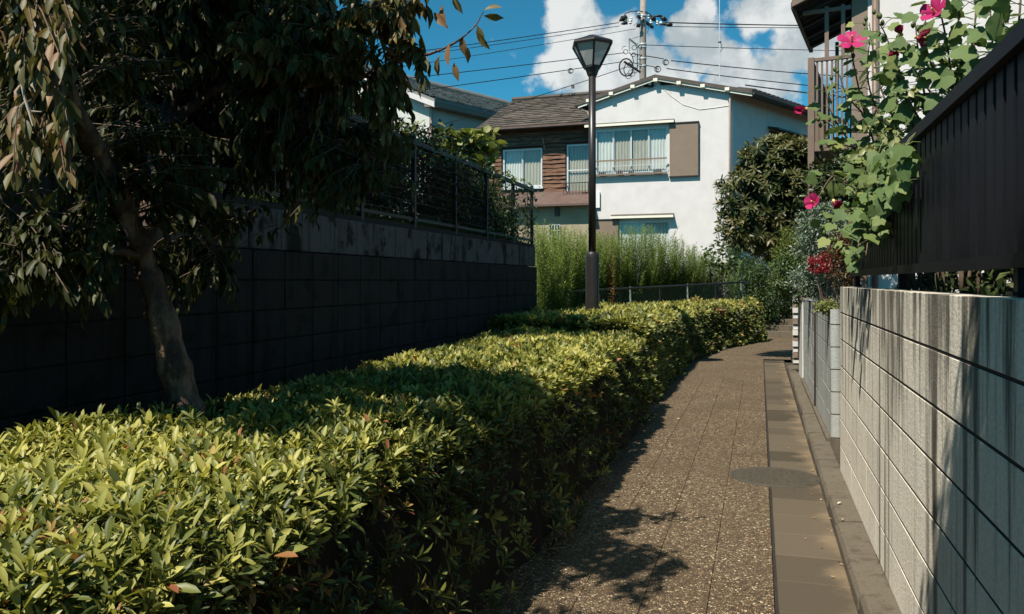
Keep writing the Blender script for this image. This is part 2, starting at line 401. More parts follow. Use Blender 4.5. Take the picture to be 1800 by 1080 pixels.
    # foliage
    M['azalea'] = mleaf('azalea_leaf', [(0.0, (0.045, 0.060, 0.014)), (0.15, (0.11, 0.13, 0.030)), (0.38, (0.25, 0.255, 0.058)), (0.7, (0.39, 0.365, 0.085)), (0.93, (0.50, 0.45, 0.12)), (0.97, (0.30, 0.15, 0.05)), (1.0, (0.26, 0.09, 0.04))], 0.30, 0.45, 0.35)
    M['treeleaf'] = mleaf('tree_leaf', [(0.0, (0.014, 0.018, 0.005)), (0.45, (0.050, 0.054, 0.012)), (0.75, (0.155, 0.125, 0.040)), (0.92, (0.20, 0.115, 0.05)), (1.0, (0.22, 0.10, 0.055))], 0.22, 0.50, 0.25)
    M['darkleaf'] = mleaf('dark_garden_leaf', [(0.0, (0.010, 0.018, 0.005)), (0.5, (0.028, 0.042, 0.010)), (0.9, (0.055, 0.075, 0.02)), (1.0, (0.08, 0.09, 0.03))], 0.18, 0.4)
    M['redleaf'] = mleaf('reddish_leaf', [(0.0, (0.03, 0.045, 0.012)), (0.5, (0.07, 0.05, 0.016)), (1.0, (0.16, 0.045, 0.018))], 0.25)
    M['figleaf'] = mleaf('yellow_green_broad_leaf', [(0.0, (0.08, 0.11, 0.022)), (0.6, (0.17, 0.20, 0.045)), (1.0, (0.27, 0.26, 0.08))], 0.3)
    M['hibleaf'] = mleaf('hibiscus_leaf', [(0.0, (0.075, 0.125, 0.042)), (0.6, (0.125, 0.18, 0.062)), (0.9, (0.19, 0.235, 0.075)), (1.0, (0.26, 0.27, 0.08))], 0.30, 0.6, 0.25)
    M['vineleaf'] = mleaf('pale_vine_leaf', [(0.0, (0.12, 0.15, 0.045)), (0.6, (0.24, 0.26, 0.09)), (0.95, (0.36, 0.35, 0.15)), (1.0, (0.35, 0.15, 0.05))], 0.35)
    M['weed'] = mleaf('goldenrod_leaf', [(0.0, (0.085, 0.125, 0.030)), (0.5, (0.145, 0.205, 0.045)), (1.0, (0.235, 0.285, 0.075))], 0.35, 0.55, 0.3)
    M['deadweed'] = mleaf('withered_weed', [(0.0, (0.20, 0.09, 0.03)), (1.0, (0.36, 0.19, 0.07))], 0.3)
    M['loquat'] = mleaf('loquat_leaf', [(0.0, (0.020, 0.034, 0.010)), (0.5, (0.060, 0.075, 0.022)), (0.85, (0.135, 0.125, 0.045)), (1.0, (0.25, 0.19, 0.09))], 0.2, 0.42, 0.35)
    M['blueleaf'] = mleaf('blue_green_leaf', [(0.0, (0.07, 0.11, 0.07)), (0.6, (0.16, 0.21, 0.15)), (1.0, (0.28, 0.33, 0.25))], 0.2, 0.5)
    M['conifer'] = mleaf('yellow_green_conifer', [(0.0, (0.06, 0.09, 0.015)), (1.0, (0.18, 0.22, 0.04))], 0.2)
    M['midleaf'] = mleaf('mid_green_leaf', [(0.0, (0.025, 0.05, 0.014)), (0.6, (0.06, 0.10, 0.028)), (1.0, (0.12, 0.16, 0.05))], 0.25)
    M['grass'] = mleaf('grass_blade', [(0.0, (0.05, 0.09, 0.02)), (1.0, (0.15, 0.19, 0.05))], 0.3)
    M['crimson'] = mleaf('crimson_floret', [(0.0, (0.16, 0.012, 0.018)), (1.0, (0.34, 0.03, 0.04))], 0.25)
    M['magenta'] = mleaf('magenta_petal', [(0.0, (0.22, 0.008, 0.05)), (0.5, (0.36, 0.014, 0.085)), (1.0, (0.54, 0.035, 0.16))], 0.35, 0.5, 0.2, (1.0, 0.6, 0.7))
    M['pistil'] = mplain('yellow_pistil', (0.62, 0.42, 0.16), 0.6)
build_materials()

# ------------------------------------------------------------------ helpers: leaves
def leaf_tpl(w=0.36, fold=0.10, droop=0.16, kind='lance'):
    """unit-length leaf along +Y, width w, normal +Z"""
    h = w / 2
    def z(y): return -droop * y * y
    if kind == 'lance':
        v = [(0, 0, 0), (-h * .85, .32, fold * .8 + z(.32)), (0, .32, z(.32)), (h * .85, .32, fold * .8 + z(.32)),
             (-h, .62, fold + z(.62)), (0, .62, z(.62)), (h, .62, fold + z(.62)), (0, 1, z(1))]
        f = [(0, 2, 1), (0, 3, 2), (1, 2, 5), (1, 5, 4), (2, 3, 6), (2, 6, 5), (4, 5, 7), (5, 6, 7)]
    elif kind == 'obov':
        ys = [(.28, .42), (.58, .95), (.82, .80)]; v = [(0, 0, 0)]; f = []
        for y_, w_ in ys: v += [(-h * w_, y_, fold * w_ + z(y_)), (0, y_, z(y_)), (h * w_, y_, fold * w_ + z(y_))]
        v.append((0, 1, z(1)))
        f = [(0, 2, 1), (0, 3, 2)]
        for k_ in (1, 4): f += [(k_, k_ + 1, k_ + 4), (k_, k_ + 4, k_ + 3), (k_ + 1, k_ + 2, k_ + 5), (k_ + 1, k_ + 5, k_ + 4)]
        f += [(7, 8, 10), (8, 9, 10)]
    elif kind == 'mid':
        v = [(0, 0, 0), (-h, .5, fold + z(.5)), (0, .5, z(.5)), (h, .5, fold + z(.5)), (0, 1, z(1))]
        f = [(0, 2, 1), (0, 3, 2), (1, 2, 4), (2, 3, 4)]
    else:
        v = [(0, 0, 0), (-h, .5, fold), (h, .5, fold), (0, 1, -droop)]
        f = [(0, 2, 1), (1, 2, 3)]
    return np.array(v, float), np.array(f, int)
def lobed_tpl(droop=0.18):
    """broad three/five lobed leaf, petiole joint at origin"""
    out = [(0.0, 0.0), (0.20, -0.10), (0.42, -0.02), (0.50, 0.22), (0.60, 0.40), (0.36, 0.52), (0.30, 0.70), (0.14, 0.86), (0, 1.0)]
    pts = out + [(-x, y) for x, y in out[-2:0:-1]]
    v = [(0, 0.33, 0.0)]
    for x, y in pts: v.append((x, y, 0.10 * abs(x) * 2 - droop * max(0, y) ** 2 - 0.10 * x * x * 4 + 0.02 * math.sin(9 * y + 5 * x)))
    n = len(pts); f = [(0, 1 + i, 1 + (i + 1) % n) for i in range(n)]
    return np.array(v, float), np.array(f, int)
def frames(yd, nh):
    y = yd / np.maximum(np.linalg.norm(yd, axis=1, keepdims=True), 1e-9)
    x = np.cross(y, nh); l = np.linalg.norm(x, axis=1, keepdims=True)
    alt = np.cross(y, np.array([[0.31, 0.95, 0.05]])); x = np.where(l < 1e-3, alt, x)
    x /= np.maximum(np.linalg.norm(x, axis=1, keepdims=True), 1e-9)
    return x, y, np.cross(x, y)
def big_mesh(name, V, F, tint=None, smooth=True):
    me = bpy.data.meshes.new(name); nv, nf, k = len(V), len(F), F.shape[1]
    me.vertices.add(nv); me.vertices.foreach_set('co', np.ascontiguousarray(V, dtype=np.float32).ravel())
    me.loops.add(nf * k); me.loops.foreach_set('vertex_index', np.ascontiguousarray(F, dtype=np.int32).ravel())
    me.polygons.add(nf); me.polygons.foreach_set('loop_start', np.arange(0, nf * k, k, dtype=np.int32))
    try: me.polygons.foreach_set('loop_total', np.full(nf, k, dtype=np.int32))
    except Exception: pass
    me.polygons.foreach_set('use_smooth', np.full(nf, smooth, dtype=bool))
    if tint is not None:
        a = me.attributes.new('tint', 'FLOAT', 'POINT'); a.data.foreach_set('value', np.ascontiguousarray(tint, dtype=np.float32))
    me.update(calc_edges=True); me.validate()
    return me
class Leaves:
    """a batch of leaves: base point, direction, normal hint, length, tint"""
    def __init__(s): s.p, s.d, s.n, s.l, s.t = [], [], [], [], []
    def add(s, p, d, n, l, t):
        s.p.append(np.atleast_2d(p)); s.d.append(np.atleast_2d(d)); s.n.append(np.atleast_2d(n)); s.l.append(np.atleast_1d(l)); s.t.append(np.atleast_1d(t))
    def cat(s):
        return [np.concatenate(a) for a in (s.p, s.d, s.n, s.l, s.t)]
    def mesh(s, name, tpl, sel=None):
        p, d, n, l, t = s.cat()
        if sel is not None: p, d, n, l, t = p[sel], d[sel], n[sel], l[sel], t[sel]
        tv, tf = tpl; x, y, z = frames(d, n)
        V = p[:, None, :] + l[:, None, None] * (tv[None, :, 0:1] * x[:, None, :] + tv[None, :, 1:2] * y[:, None, :] + tv[None, :, 2:3] * z[:, None, :])
        F = tf[None] + (np.arange(len(p)) * len(tv))[:, None, None]
        return big_mesh(name, V.reshape(-1, 3), F.reshape(-1, tf.shape[1]), np.repeat(np.clip(t, 0, 1), len(tv)))
    def singles(s, idx, tpls, mat, parent, name='leaf', origin=None):
        """each chosen leaf as an object of its own; leaves of like tint share one mesh"""
        p, d, n, l, t = s.cat(); x, y, z = frames(d, n); o = np.zeros(3) if origin is None else np.array(origin)
        cache = {}
        for i in idx:
            b = (int(i) % len(tpls), min(6, int(np.clip(t[i], 0, .999) * 7)))
            if b not in cache:
                tv, tf = tpls[b[0]]
                me = big_mesh(name, tv, tf, np.full(len(tv), (b[1] + .5) / 7)); me.materials.append(mat); cache[b] = me
            ob = bpy.data.objects.new(name, cache[b]); COL.objects.link(ob); ob.parent = parent
            mt = Matrix.Identity(4); L = float(l[i])
            for r in range(3):
                mt[r][0], mt[r][1], mt[r][2], mt[r][3] = x[i, r] * L, y[i, r] * L, z[i, r] * L, p[i, r] - o[r]
            ob.matrix_local = mt
def unit(v): return v / np.maximum(np.linalg.norm(v, axis=-1, keepdims=True), 1e-9)
def bumps(P, k=1.0):
    return (np.sin(P[:, 0] * 5.1 * k + 1.3 * np.sin(P[:, 1] * 3.3 * k)) + np.sin(P[:, 1] * 4.3 * k + P[:, 2] * 6.1 * k) + np.sin(P[:, 2] * 8.7 * k + P[:, 0] * 2.9 * k)) / 3

# ================================================================== SETTING
MB().add([(-900, -300, -0.06), (900, -300, -0.06), (900, 1500, -0.06), (-900, 1500, -0.06)], [(0, 1, 2, 3)]).build('ground', M['soil'], kind='structure')

path = bpy.data.objects.new('path', None); COL.objects.link(path); path.rotation_euler = (0, 0, PRZ); path["kind"] = 'structure'
def rect(q0, q1, s0, s1, z): return [(q0, s0, z), (q1, s0, z), (q1, s1, z), (q0, s1, z)]
base = MB()
base.add(rect(-1.6, 0.45, -3, 17.2, -0.016), [(0, 1, 2, 3)])
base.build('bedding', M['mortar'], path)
far = MB(); far.add([(-1.7, 13.0, 0), (0.07, 13.0, 0), (0.07, 16.52, 0), (1.2, 16.6, 0), (1.4, 26, 0), (-2.2, 26, 0)], [(0, 1, 2, 3, 4, 5)])
far.build('far_paving', M['aggregate'], path)
def slab_mesh(name, w, l, h=0.03, c=0.002, ce=0.0004):
    x, y = w / 2, l / 2
    v = [(-x, -y, -h), (x, -y, -h), (x, y, -h), (-x, y, -h), (-x, -y, -c), (x, -y, -c), (x, y, -c), (-x, y, -c),
         (-x + c, -y + ce, 0), (x - c, -y + ce, 0), (x - c, y - ce, 0), (-x + c, y - ce, 0)]
    f = [(8, 9, 10, 11)] + [(i, (i + 1) % 4, (i + 1) % 4 + 4, i + 4) for i in range(4)] + [(i + 4, (i + 1) % 4 + 4, (i + 1) % 4 + 8, i + 8) for i in range(4)]
    return MB().add(v, f).mesh(name)
CW = 0.31 / EL
sm = slab_mesh('paving_slab', CW - 0.003, 0.600)
for c in range(5):
    for r in range(25):
        link('paving_slab', sm, M['aggregate'], path, loc=(0.067 - CW * (c + .5), -1.7 + 0.6 * (r + .5) - (0.3 if c % 2 else 0) + (0.0), random.uniform(-.0006, .0006)))
gm = slab_mesh('gutter_cover', 0.345, 0.401, 0.04, 0.005, 0.005)
for r in range(44):
    link('gutter_cover', gm, M['gutter'], path, loc=(0.083 + 0.1735, -1.6 + 0.41 * r, random.uniform(-.002, .002)), rot=(random.uniform(-.004, .004), random.uniform(-.006, .004), random.uniform(-.004, .004)))

# kerb
kerb = bpy.data.objects.new('kerb', None); COL.objects.link(kerb); kerb.rotation_euler = (0, 0, PRZ); kerb["kind"] = 'structure'
def kerb_mesh(l):
    y = l / 2
    prof = [(0, -0.1), (0.006, 0.035), (0.022, 0.058), (0.16, 0.066), (0.16, -0.1)]
    return MB().prism([(x, -y, z) for x, z in prof], (0, l, 0)).mesh('kerb_stone')
km = kerb_mesh(0.595)
for r in range(28):
    link('kerb_stone', km, M['kerb'], kerb, loc=(0.432 + random.uniform(-.008, .004) + (0.02 if r > 18 else 0), -1.6 + 0.6 * r, random.uniform(-.006, .006)), rot=(0, 0, random.uniform(-.008, .008)))
MB().add(rect(0.58, 0.86, -3, 17, 0.0), [(0, 1, 2, 3)]).build('kerb_footing', M['soil'], kerb)

# steps at the far end
steps = bpy.data.objects.new('path_steps', None); COL.objects.link(steps); steps.location = pw(0.1, 23.0); steps.rotation_euler = (0, 0, PRZ - 0.25); steps["kind"] = 'structure'
for i in range(3):
    MB().box(-1.2, 1.5, i * 0.42, i * 0.42 + 0.44, 0, 0.15 * (i + 1)).build('step', M['kerb'], steps)

# terrain of the vacant lot rising to the houses
def lotz(y): return max(0.05, min(1.05, 0.25 + (y - 13.0) * 0.06))
V = []; F = []
nx, ny = 14, 16
for j in range(ny):
    for i in range(nx):
        y = 13.1 + 40 * (j / (ny - 1)) ** 1.5
        x0 = K * y - 3.8; x1 = K * y - 2.3 + max(0, y - 21) * 0.6
        if y > 22: x0 -= (y - 22) * 1.2 + 0
        x = x0 + (x1 - x0) * i / (nx - 1)
        V.append((x, y, lotz(y) + 0.05 * math.sin(3 * x + 2 * y) - (0.25 if i == nx - 1 else 0)))
for j in range(ny - 1):
    for i in range(nx - 1): F.append((j * nx + i, j * nx + i + 1, (j + 1) * nx + i + 1, (j + 1) * nx + i))
MB().add(V, F).build('terrain', M['grassy'], kind='structure', smooth=True)
# raised garden behind the retaining wall, garden bed behind the right-hand wall
g = MB(); g.prism([pw(-12, -6, 1.99), pw(-3.47, -6, 1.99), pw(-3.47, 12.45, 1.99), pw(-12, 12.45, 1.99)], (0, 0, -2.0)); g.build('garden_terrace', M['soil'], kind='structure')
g = MB(); g.prism([pw(0.73, -2, 0.75), pw(6, -2, 0.75), pw(6, 12.2, 0.75), pw(0.73, 12.2, 0.75)], (0, 0, -0.8)); g.build('garden_bed', M['soil'], kind='structure')

# ================================================================== WALLS
def block_mesh(name, l, h, t, c=0.006, side=-1, cv=None):
    cv = c if cv is None else cv
    """block with chamfered face; the face looks to -x (side -1) or +x"""
    x0, x1, y, z = -t / 2, t / 2, l / 2, h / 2
    v = [(x1, -y, -z), (x1, y, -z), (x1, y, z), (x1, -y, z), (x0 + c, -y, -z), (x0 + c, y, -z), (x0 + c, y, z), (x0 + c, -y, z),
         (x0, -y + cv, -z + c), (x0, y - cv, -z + c), (x0, y - cv, z - c), (x0, -y + cv, z - c)]
    f = [(0, 1, 2, 3), (8, 11, 10, 9)] + [(i, i + 4, (i + 1) % 4 + 4, (i + 1) % 4) for i in range(4)] + [(i + 4, i + 8, (i + 1) % 4 + 8, (i + 1) % 4 + 4) for i in range(4)]
    if side > 0: v = [(-a, b, c_) for a, b, c_ in v]; f = [tuple(reversed(q)) for q in f]
    return MB().add(v, f).mesh(name)

# weathered block wall beside the path
q0, _ = qs(0.612, 0); sE = qs(0.612, 6.25)[1]
w1 = thing('block_wall', 'weathered grey concrete block wall with dark drip stains under the black slat fence', 'wall', pw(q0 + 0.06, 0), PRZ)
bm_ = block_mesh('block', 0.3988, 0.1885, 0.12, 0.0015, -1, 0.0003)
ncol = 21
for r in range(7):
    for c in range(ncol):
        link('block', bm_, M['block'], w1, loc=(random.uniform(-.0004, .0004), sE - 0.4 * (c + .5), 1.46 - 0.2 * (r + .5)), rot=(0, random.uniform(-.004, .004), 0))
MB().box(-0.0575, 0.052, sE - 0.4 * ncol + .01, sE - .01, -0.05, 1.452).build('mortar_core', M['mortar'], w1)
# paler second wall
s0 = qs(0.64, 7.36)[1]; s1 = qs(0.64, 11.8)[1]; q2 = 0.64 / EL
w2 = thing('pale_block_wall', 'lower bluish white block wall past the end of the stained grey wall', 'wall', pw(q2 + 0.06, s0), PRZ)
zt = [1.25, 1.11, 0.91, 0.71, 0.51, 0.31, 0.10]
for i in range(6):
    h = zt[i] - zt[i + 1]; bmx = block_mesh('block', 0.3985, h - 0.009, 0.13, .0015, -1, .0003)
    for c in range(12):
        link('block', bmx, M['block2'], w2, loc=(random.uniform(-.002, .002), 0.2 + 0.4 * c, (zt[i] + zt[i + 1]) / 2))
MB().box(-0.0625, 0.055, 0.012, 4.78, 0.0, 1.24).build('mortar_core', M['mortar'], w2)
MB().box(-0.10, 0.07, -0.02, 4.82, -0.05, 0.095).build('footing', M['kerb'], w2)
MB().box(-0.085, 0.075, 1.98, 2.03, 0.1, 1.26).build('steel_post', M['darkmetal'], w2)
# white gate piers with brick edge at the far end of the walls
w3 = thing('gate_pier', 'white rendered gate pier wall with brick edged end post and dark gate', 'gate pier', pw(q2 + 0.06, s1 + 0.15), PRZ)
MB().box(-0.08, 0.08, 0, 1.05, 0, 1.22).build('pier', M['plaster_cream'], w3)
MB().box(-0.10, 0.10, -0.02, 1.07, 1.22, 1.26).build('coping', M['kerb'], w3)
MB().box(-0.09, 0.09, 3.0, 3.3, 0, 1.30).build('pier', M['plaster_cream'], w3)
MB().box(-0.11, 0.11, 2.98, 3.32, 1.30, 1.37).build('coping', M['plaster_white'], w3)
for k in range(12):
    MB().box(-0.105 if k % 2 else -0.095, 0.09, 2.88 if k % 2 else 2.91, 2.995, 0.03 + k * 0.1, 0.03 + k * 0.1 + 0.09).build('brick', M['brick'] if k % 3 == 1 else M['plaster_cream'], w3)
MB().box(-0.02, 0.02, 1.08, 2.85, 0.12, 1.15).build('gate_leaf', M['darkmetal'], w3)

# retaining wall on the left
G = 3.5 / 3.0
qL, _ = qs(-3.5, 0); sLE = qs(-3.5, 12.98)[1]
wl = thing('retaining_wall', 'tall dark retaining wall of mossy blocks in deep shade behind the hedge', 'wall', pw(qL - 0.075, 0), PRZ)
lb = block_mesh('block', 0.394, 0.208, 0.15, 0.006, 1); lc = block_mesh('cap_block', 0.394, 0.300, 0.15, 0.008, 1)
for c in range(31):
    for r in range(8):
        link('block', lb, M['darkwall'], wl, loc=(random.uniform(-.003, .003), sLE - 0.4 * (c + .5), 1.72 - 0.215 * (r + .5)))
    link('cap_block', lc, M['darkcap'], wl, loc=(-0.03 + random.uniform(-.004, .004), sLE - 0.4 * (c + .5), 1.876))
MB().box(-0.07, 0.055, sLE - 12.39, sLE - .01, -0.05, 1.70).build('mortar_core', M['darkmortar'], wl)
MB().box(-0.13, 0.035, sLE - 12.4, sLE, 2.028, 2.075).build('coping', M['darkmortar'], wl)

# ================================================================== BLACK SLAT FENCE ON THE RIGHT WALL
qf = 0.70 / EL
fz = 1.46
sF0, sF1 = -1.2, qs(0.70, 6.1)[1]
fe = thing('slat_fence', 'black vertical slat fence with thick top rail standing on the block wall', 'fence', pw(qf, 0, 0), PRZ)
MB().box(-0.02, 0.02, sF0, sF1, 1.535, 1.575).build('bottom_rail', M['fence'], fe)
MB().box(-0.030, 0.030, sF0, sF1, 2.115, 2.165).build('top_rail', M['fence'], fe)
slm = MB().box(-0.0045, 0.0045, -0.034, 0.034, 1.575, 2.115).mesh('slat')
k = 0; s = sF1 - 0.06
while s > sF0 + 0.05:
    link('slat', slm, M['fence'], fe, loc=(0, s, 0), rot=(0, 0, R(1.5) + random.uniform(-.015, .015))); s -= 0.106; k += 1
for s in (sF1 - 0.01, sF1 - 2.0, sF1 - 4.0, sF1 - 6.0):
    MB().box(0.004, 0.040, s - 0.02, s + 0.02, 1.455, 2.116).build('post', M['fence'], fe)
    MB().box(-0.012, 0.05, s - 0.035, s + 0.035, 1.46, 1.468).build('base_plate', M['fence'], fe)

# ================================================================== MANHOLE
mc = Vector(at(1362, 839, EYE * FPX / (839 - HY)))
mh = thing('manhole_cover', 'round iron manhole cover half covered by sand beside the gutter', 'manhole cover', (mc.x, mc.y, 0.003), PRZ)
MB().lathe([(0.335, -0.02), (0.335, 0.000), (0.318, 0.002), (0.312, -.001), (0.306, -.001), (0.304, 0.002), (0.0, 0.003)], 48).build('cover', M['iron'], mh)
st = MB()
for i in range(-6, 7):
    for j in range(-6, 7):
        if i * i + j * j < 36: st.box(i * .046 - .014, i * .046 + .014, j * .046 - .014, j * .046 + .014, 0.0015, 0.0045)
st.build('grip_studs', M['iron'], mh)

# ================================================================== LAMP POST
LDIST = 13.0; LS = LDIST / 10.0
lp = at(1041, 560, LDIST); px_ = LDIST / FPX
lamp = thing('street_lamp', 'dark brown street lamp with flared lantern rising out of the hedge', 'street lamp', (lp.x, lp.y, 0))
def lz(py): return EYE + (HY - py) * px_
MB().lathe([(r * LS, z) for r, z in [(0.083, 0), (0.083, lz(452)), (0.078, lz(447)), (0.060, lz(443.5)), (0.046, lz(443))]], 28).build('base_sleeve', M['lampmetal'], lamp, smooth=False)
MB().lathe([(0.046 * LS, lz(444)), (0.044 * LS, lz(135))], 24).build('shaft', M['lampmetal'], lamp, smooth=True)
MB().lathe([(r * LS, z) for r, z in [(0.045, lz(136)), (0.062, lz(132)), (0.070, lz(128)), (0.092, lz(120)), (0.098, lz(117.5))]], 6).build('neck', M['lampmetal'], lamp, scale=None)
rb, rt, zb, ztp = 0.100 * LS, 0.255 * LS, lz(119), lz(80)
hexv = [(math.sin(math.radians(60 * i)), -math.cos(math.radians(60 * i))) for i in range(6)]
lant = MB()
for i in range(6):
    a, b = hexv[i], hexv[(i + 1) % 6]
    lant.bar((a[0] * rb, a[1] * rb, zb), (a[0] * rt, a[1] * rt, ztp), 0.030, 0.028, (a[0], a[1], 0))
    lant.bar((a[0] * rb, a[1] * rb, zb), (b[0] * rb, b[1] * rb, zb), 0.028, 0.034)
lf = lant.build('lantern_frame', M['lampmetal'], lamp)
for i in range(6):
    a, b = hexv[i], hexv[(i + 1) % 6]; e = 0.985
    MB().add([(a[0] * rb * e, a[1] * rb * e, zb), (b[0] * rb * e, b[1] * rb * e, zb), (b[0] * rt * e, b[1] * rt * e, ztp), (a[0] * rt * e, a[1] * rt * e, ztp)], [(0, 1, 2, 3)]).build('pane', M['frosted'], lf)
rf = MB(); ring = [(0.262, lz(82)), (0.270, lz(79)), (0.266, lz(76.5)), (0.235, lz(73.5)), (0.075, lz(64.5)), (0.045, lz(62.5)), (0.0, lz(62))]
vs = []; fs = []
for r, z in ring:
    r *= LS
    for h in hexv: vs.append((h[0] * r, h[1] * r, z))
for i in range(len(ring) - 1):
    for j in range(6): fs.append((i * 6 + j, i * 6 + (j + 1) % 6, (i + 1) * 6 + (j + 1) % 6, (i + 1) * 6 + j))
fs.append(tuple(range(5, -1, -1)))
rf.add(vs, fs).build('lantern_roof', M['lampmetal'], lamp)
MB().lathe([(0.045, zb + 0.0), (0.065, zb + .02), (0.08, zb + .13), (0.075, zb + .22), (0.04, zb + .26)], 16, (-0.045, 0.0, 0)).build('bulb', M['white'], lamp, smooth=True)
MB().lathe([(0.066, lz(447)), (0.068, lz(446)), (0.066, lz(445))], 20).build('collar', M['lampmetal'], lamp)

# ================================================================== HOUSES
def facade(mb, x0, x1, z0, z1, holes, t=0.14, y=0.0):
    xs = sorted({x0, x1, *[h[0] for h in holes], *[h[1] for h in holes]}); zs = sorted({z0, z1, *[h[2] for h in holes], *[h[3] for h in holes]})
    for i in range(len(xs) - 1):
        for j in range(len(zs) - 1):
            cx, cz = (xs[i] + xs[i + 1]) / 2, (zs[j] + zs[j + 1]) / 2
            if any(h[0] < cx < h[1] and h[2] < cz < h[3] for h in holes): continue
            mb.add([(xs[i], y, zs[j]), (xs[i + 1], y, zs[j]), (xs[i + 1], y, zs[j + 1]), (xs[i], y, zs[j + 1])], [(0, 1, 2, 3)])
    for a, b, c, d in holes:
        p = [(a, c), (b, c), (b, d), (a, d)]
        for i in range(4):
            u, w = p[i], p[(i + 1) % 4]
            mb.add([(u[0], y, u[1]), (u[0], y + t, u[1]), (w[0], y + t, w[1]), (w[0], y, w[1])], [(0, 1, 2, 3)])
    return mb
def curtain_mesh(x0, x1, z0, z1, y, amp=0.02, wl=0.11):
    m = MB(); n = max(8, int((x1 - x0) / 0.018)); ph = random.random() * 6
    v = []
    for i in range(n + 1):
        x = x0 + (x1 - x0) * i / n; yy = y + amp * math.sin(2 * math.pi * x / wl + ph + 1.2 * math.sin(x * 5))
        v += [(x, yy, z0), (x, yy + 0.01, z1)]
    m.add(v, [(2 * i, 2 * i + 2, 2 * i + 3, 2 * i + 1) for i in range(n)]); return m
def window(parent, x0, x1, z0, z1, n, y=0.03, fw=0.035, curtains=None, midrail=False, frame='alu'):
    f = MB()
    f.box(x0, x1, y - .02, y + .05, z0, z0 + fw); f.box(x0, x1, y - .02, y + .05, z1 - fw, z1)
    f.box(x0, x0 + fw, y - .018, y + .048, z0 + fw, z1 - fw); f.box(x1 - fw, x1, y - .018, y + .048, z0 + fw, z1 - fw)
    w = f.build('window', M[frame], parent); sw = (x1 - x0 - 2 * fw) / n
    for i in range(n):
        a = x0 + fw + sw * i; b = a + sw; yy = y + (0.012 if i % 2 else -0.006)
        sh = MB(); g = 0.026
        sh.box(a, b, yy - .012, yy + .012, z0 + fw, z0 + fw + g * 1.6); sh.box(a, b, yy - .012, yy + .012, z1 - fw - g, z1 - fw)
        sh.box(a, a + g, yy - .011, yy + .011, z0 + fw, z1 - fw); sh.box(b - g, b, yy - .011, yy + .011, z0 + fw, z1 - fw)
        if midrail: sh.box(a, b, yy - .01, yy + .01, (z0 + z1) / 2 - .02, (z0 + z1) / 2 + .02)
        sh.build('sash', M[frame], w)
        MB().add([(a, yy, z0 + fw), (b, yy, z0 + fw), (b, yy, z1 - fw), (a, yy, z1 - fw)], [(0, 1, 2, 3)]).build('pane', M['glass'], w)
        c = (curtains or ['curtain'] * n)[i]
        if c: curtain_mesh(a, b, z0 + fw, z1 - 0.02, y + 0.065, .014).build('curtain', M[c], w)
    MB().add([(x0 - .3, y + .6, z0 - .3), (x1 + .3, y + .6, z0 - .3), (x1 + .3, y + .6, z1 + .3), (x0 - .3, y + .6, z1 + .3)], [(0, 1, 2, 3)]).build('room', M['dark'], w)
    return w

# ---- white gabled house
FA = Frame((2.70, 28.52, 0.95), R(-19.03)); WA = 4.67
hA = thing('white_house', 'white rendered two storey house with low brown gable roof and brown shutter', 'house', FA.o, FA.rz)
zbot = 0.0
vloc = Vector((0.43, 0.903, 0)).normalized()
def A(px, py, y=0.0): return FA.loc(px, py, y)
xr, zr = A(1150, 137); zl = A(1037, 181)[1]; zrr = A(1282, 160)[1]
u0, uz1 = A(1046, 229); u1, uz0 = A(1174, 306); uz1 = A(1110, 226)[1]; uz0 = A(1110, 306)[1]
l0, lz1 = A(1088, 389); l1, _ = A(1178, 389); lz0 = A(1130, 455)[1]; lz1 = A(1130, 389)[1]
zeav = min(zl, zrr) - 0.02
wm = facade(MB(), 0, WA, zbot, zeav, [(u0, u1, uz0, uz1), (l0, l1, lz0, lz1)])
wm.add([(0, 0, zeav), (WA, 0, zeav), (WA, 0, zrr), (xr, 0, zr), (0, 0, zl)], [(0, 1, 2, 3, 4)])
S1 = Vector((WA, 0, 0)) + vloc * 7.0; S0 = vloc * 7.0
wm.add([(WA, 0, zbot), S1 + Vector((0, 0, zbot)), S1 + Vector((0, 0, zrr)), (WA, 0, zrr)], [(0, 1, 2, 3)])
wm.add([(0, 0, zbot), (0, 0, zl), S0 + Vector((0, 0, zl)), S0 + Vector((0, 0, zbot))], [(0, 1, 2, 3)])
wm.add([S0 + Vector((0, 0, zbot)), S0 + Vector((0, 0, zl)), S1 + Vector((0, 0, zrr)), S1 + Vector((0, 0, zbot))], [(0, 1, 2, 3)])
wm.build('wall', M['plaster_white'], hA)
# roof planes with purlin ends
ov = -0.20
tl, tzl = A(1013, 180, ov); tr, tzr = A(1322, 158, ov); tx, tz = A(1151, 131, ov)
for (a, b) in (((tl, tzl), (tx, tz)), ((tx, tz), (tr, tzr))):
    pts = [Vector((a[0], ov, a[1])), Vector((b[0], ov, b[1])), Vector((b[0], ov, b[1] - 0.13)), Vector((a[0], ov, a[1] - 0.13))]
    MB().prism(pts, vloc * 7.6).build('roof', M['roofmetal'], hA)
    pts = [Vector((a[0] + .05, ov + .03, a[1] - 0.135)), Vector((b[0], ov + .03, b[1] - 0.135)), Vector((b[0], ov + .03, b[1] - 0.20)), Vector((a[0] + .05, ov + .03, a[1] - 0.20))]
    MB().prism(pts, Vector((0, 0.05, 0))).build('verge_board', M['cream'], hA)
for i in range(24):                                   # tile ends along the receding eave
    p = Vector((tr, ov, tzr)) + vloc * (0.1 + i * 0.31)
    MB().prism([p + Vector((-0.5, 0, 0.10)), p + Vector((0.03, 0, 0.015)), p + Vector((0.03, 0, 0.055)), p + Vector((-0.5, 0, 0.155))], vloc * 0.20).build('roof_tile', M['roofmetal'], hA)
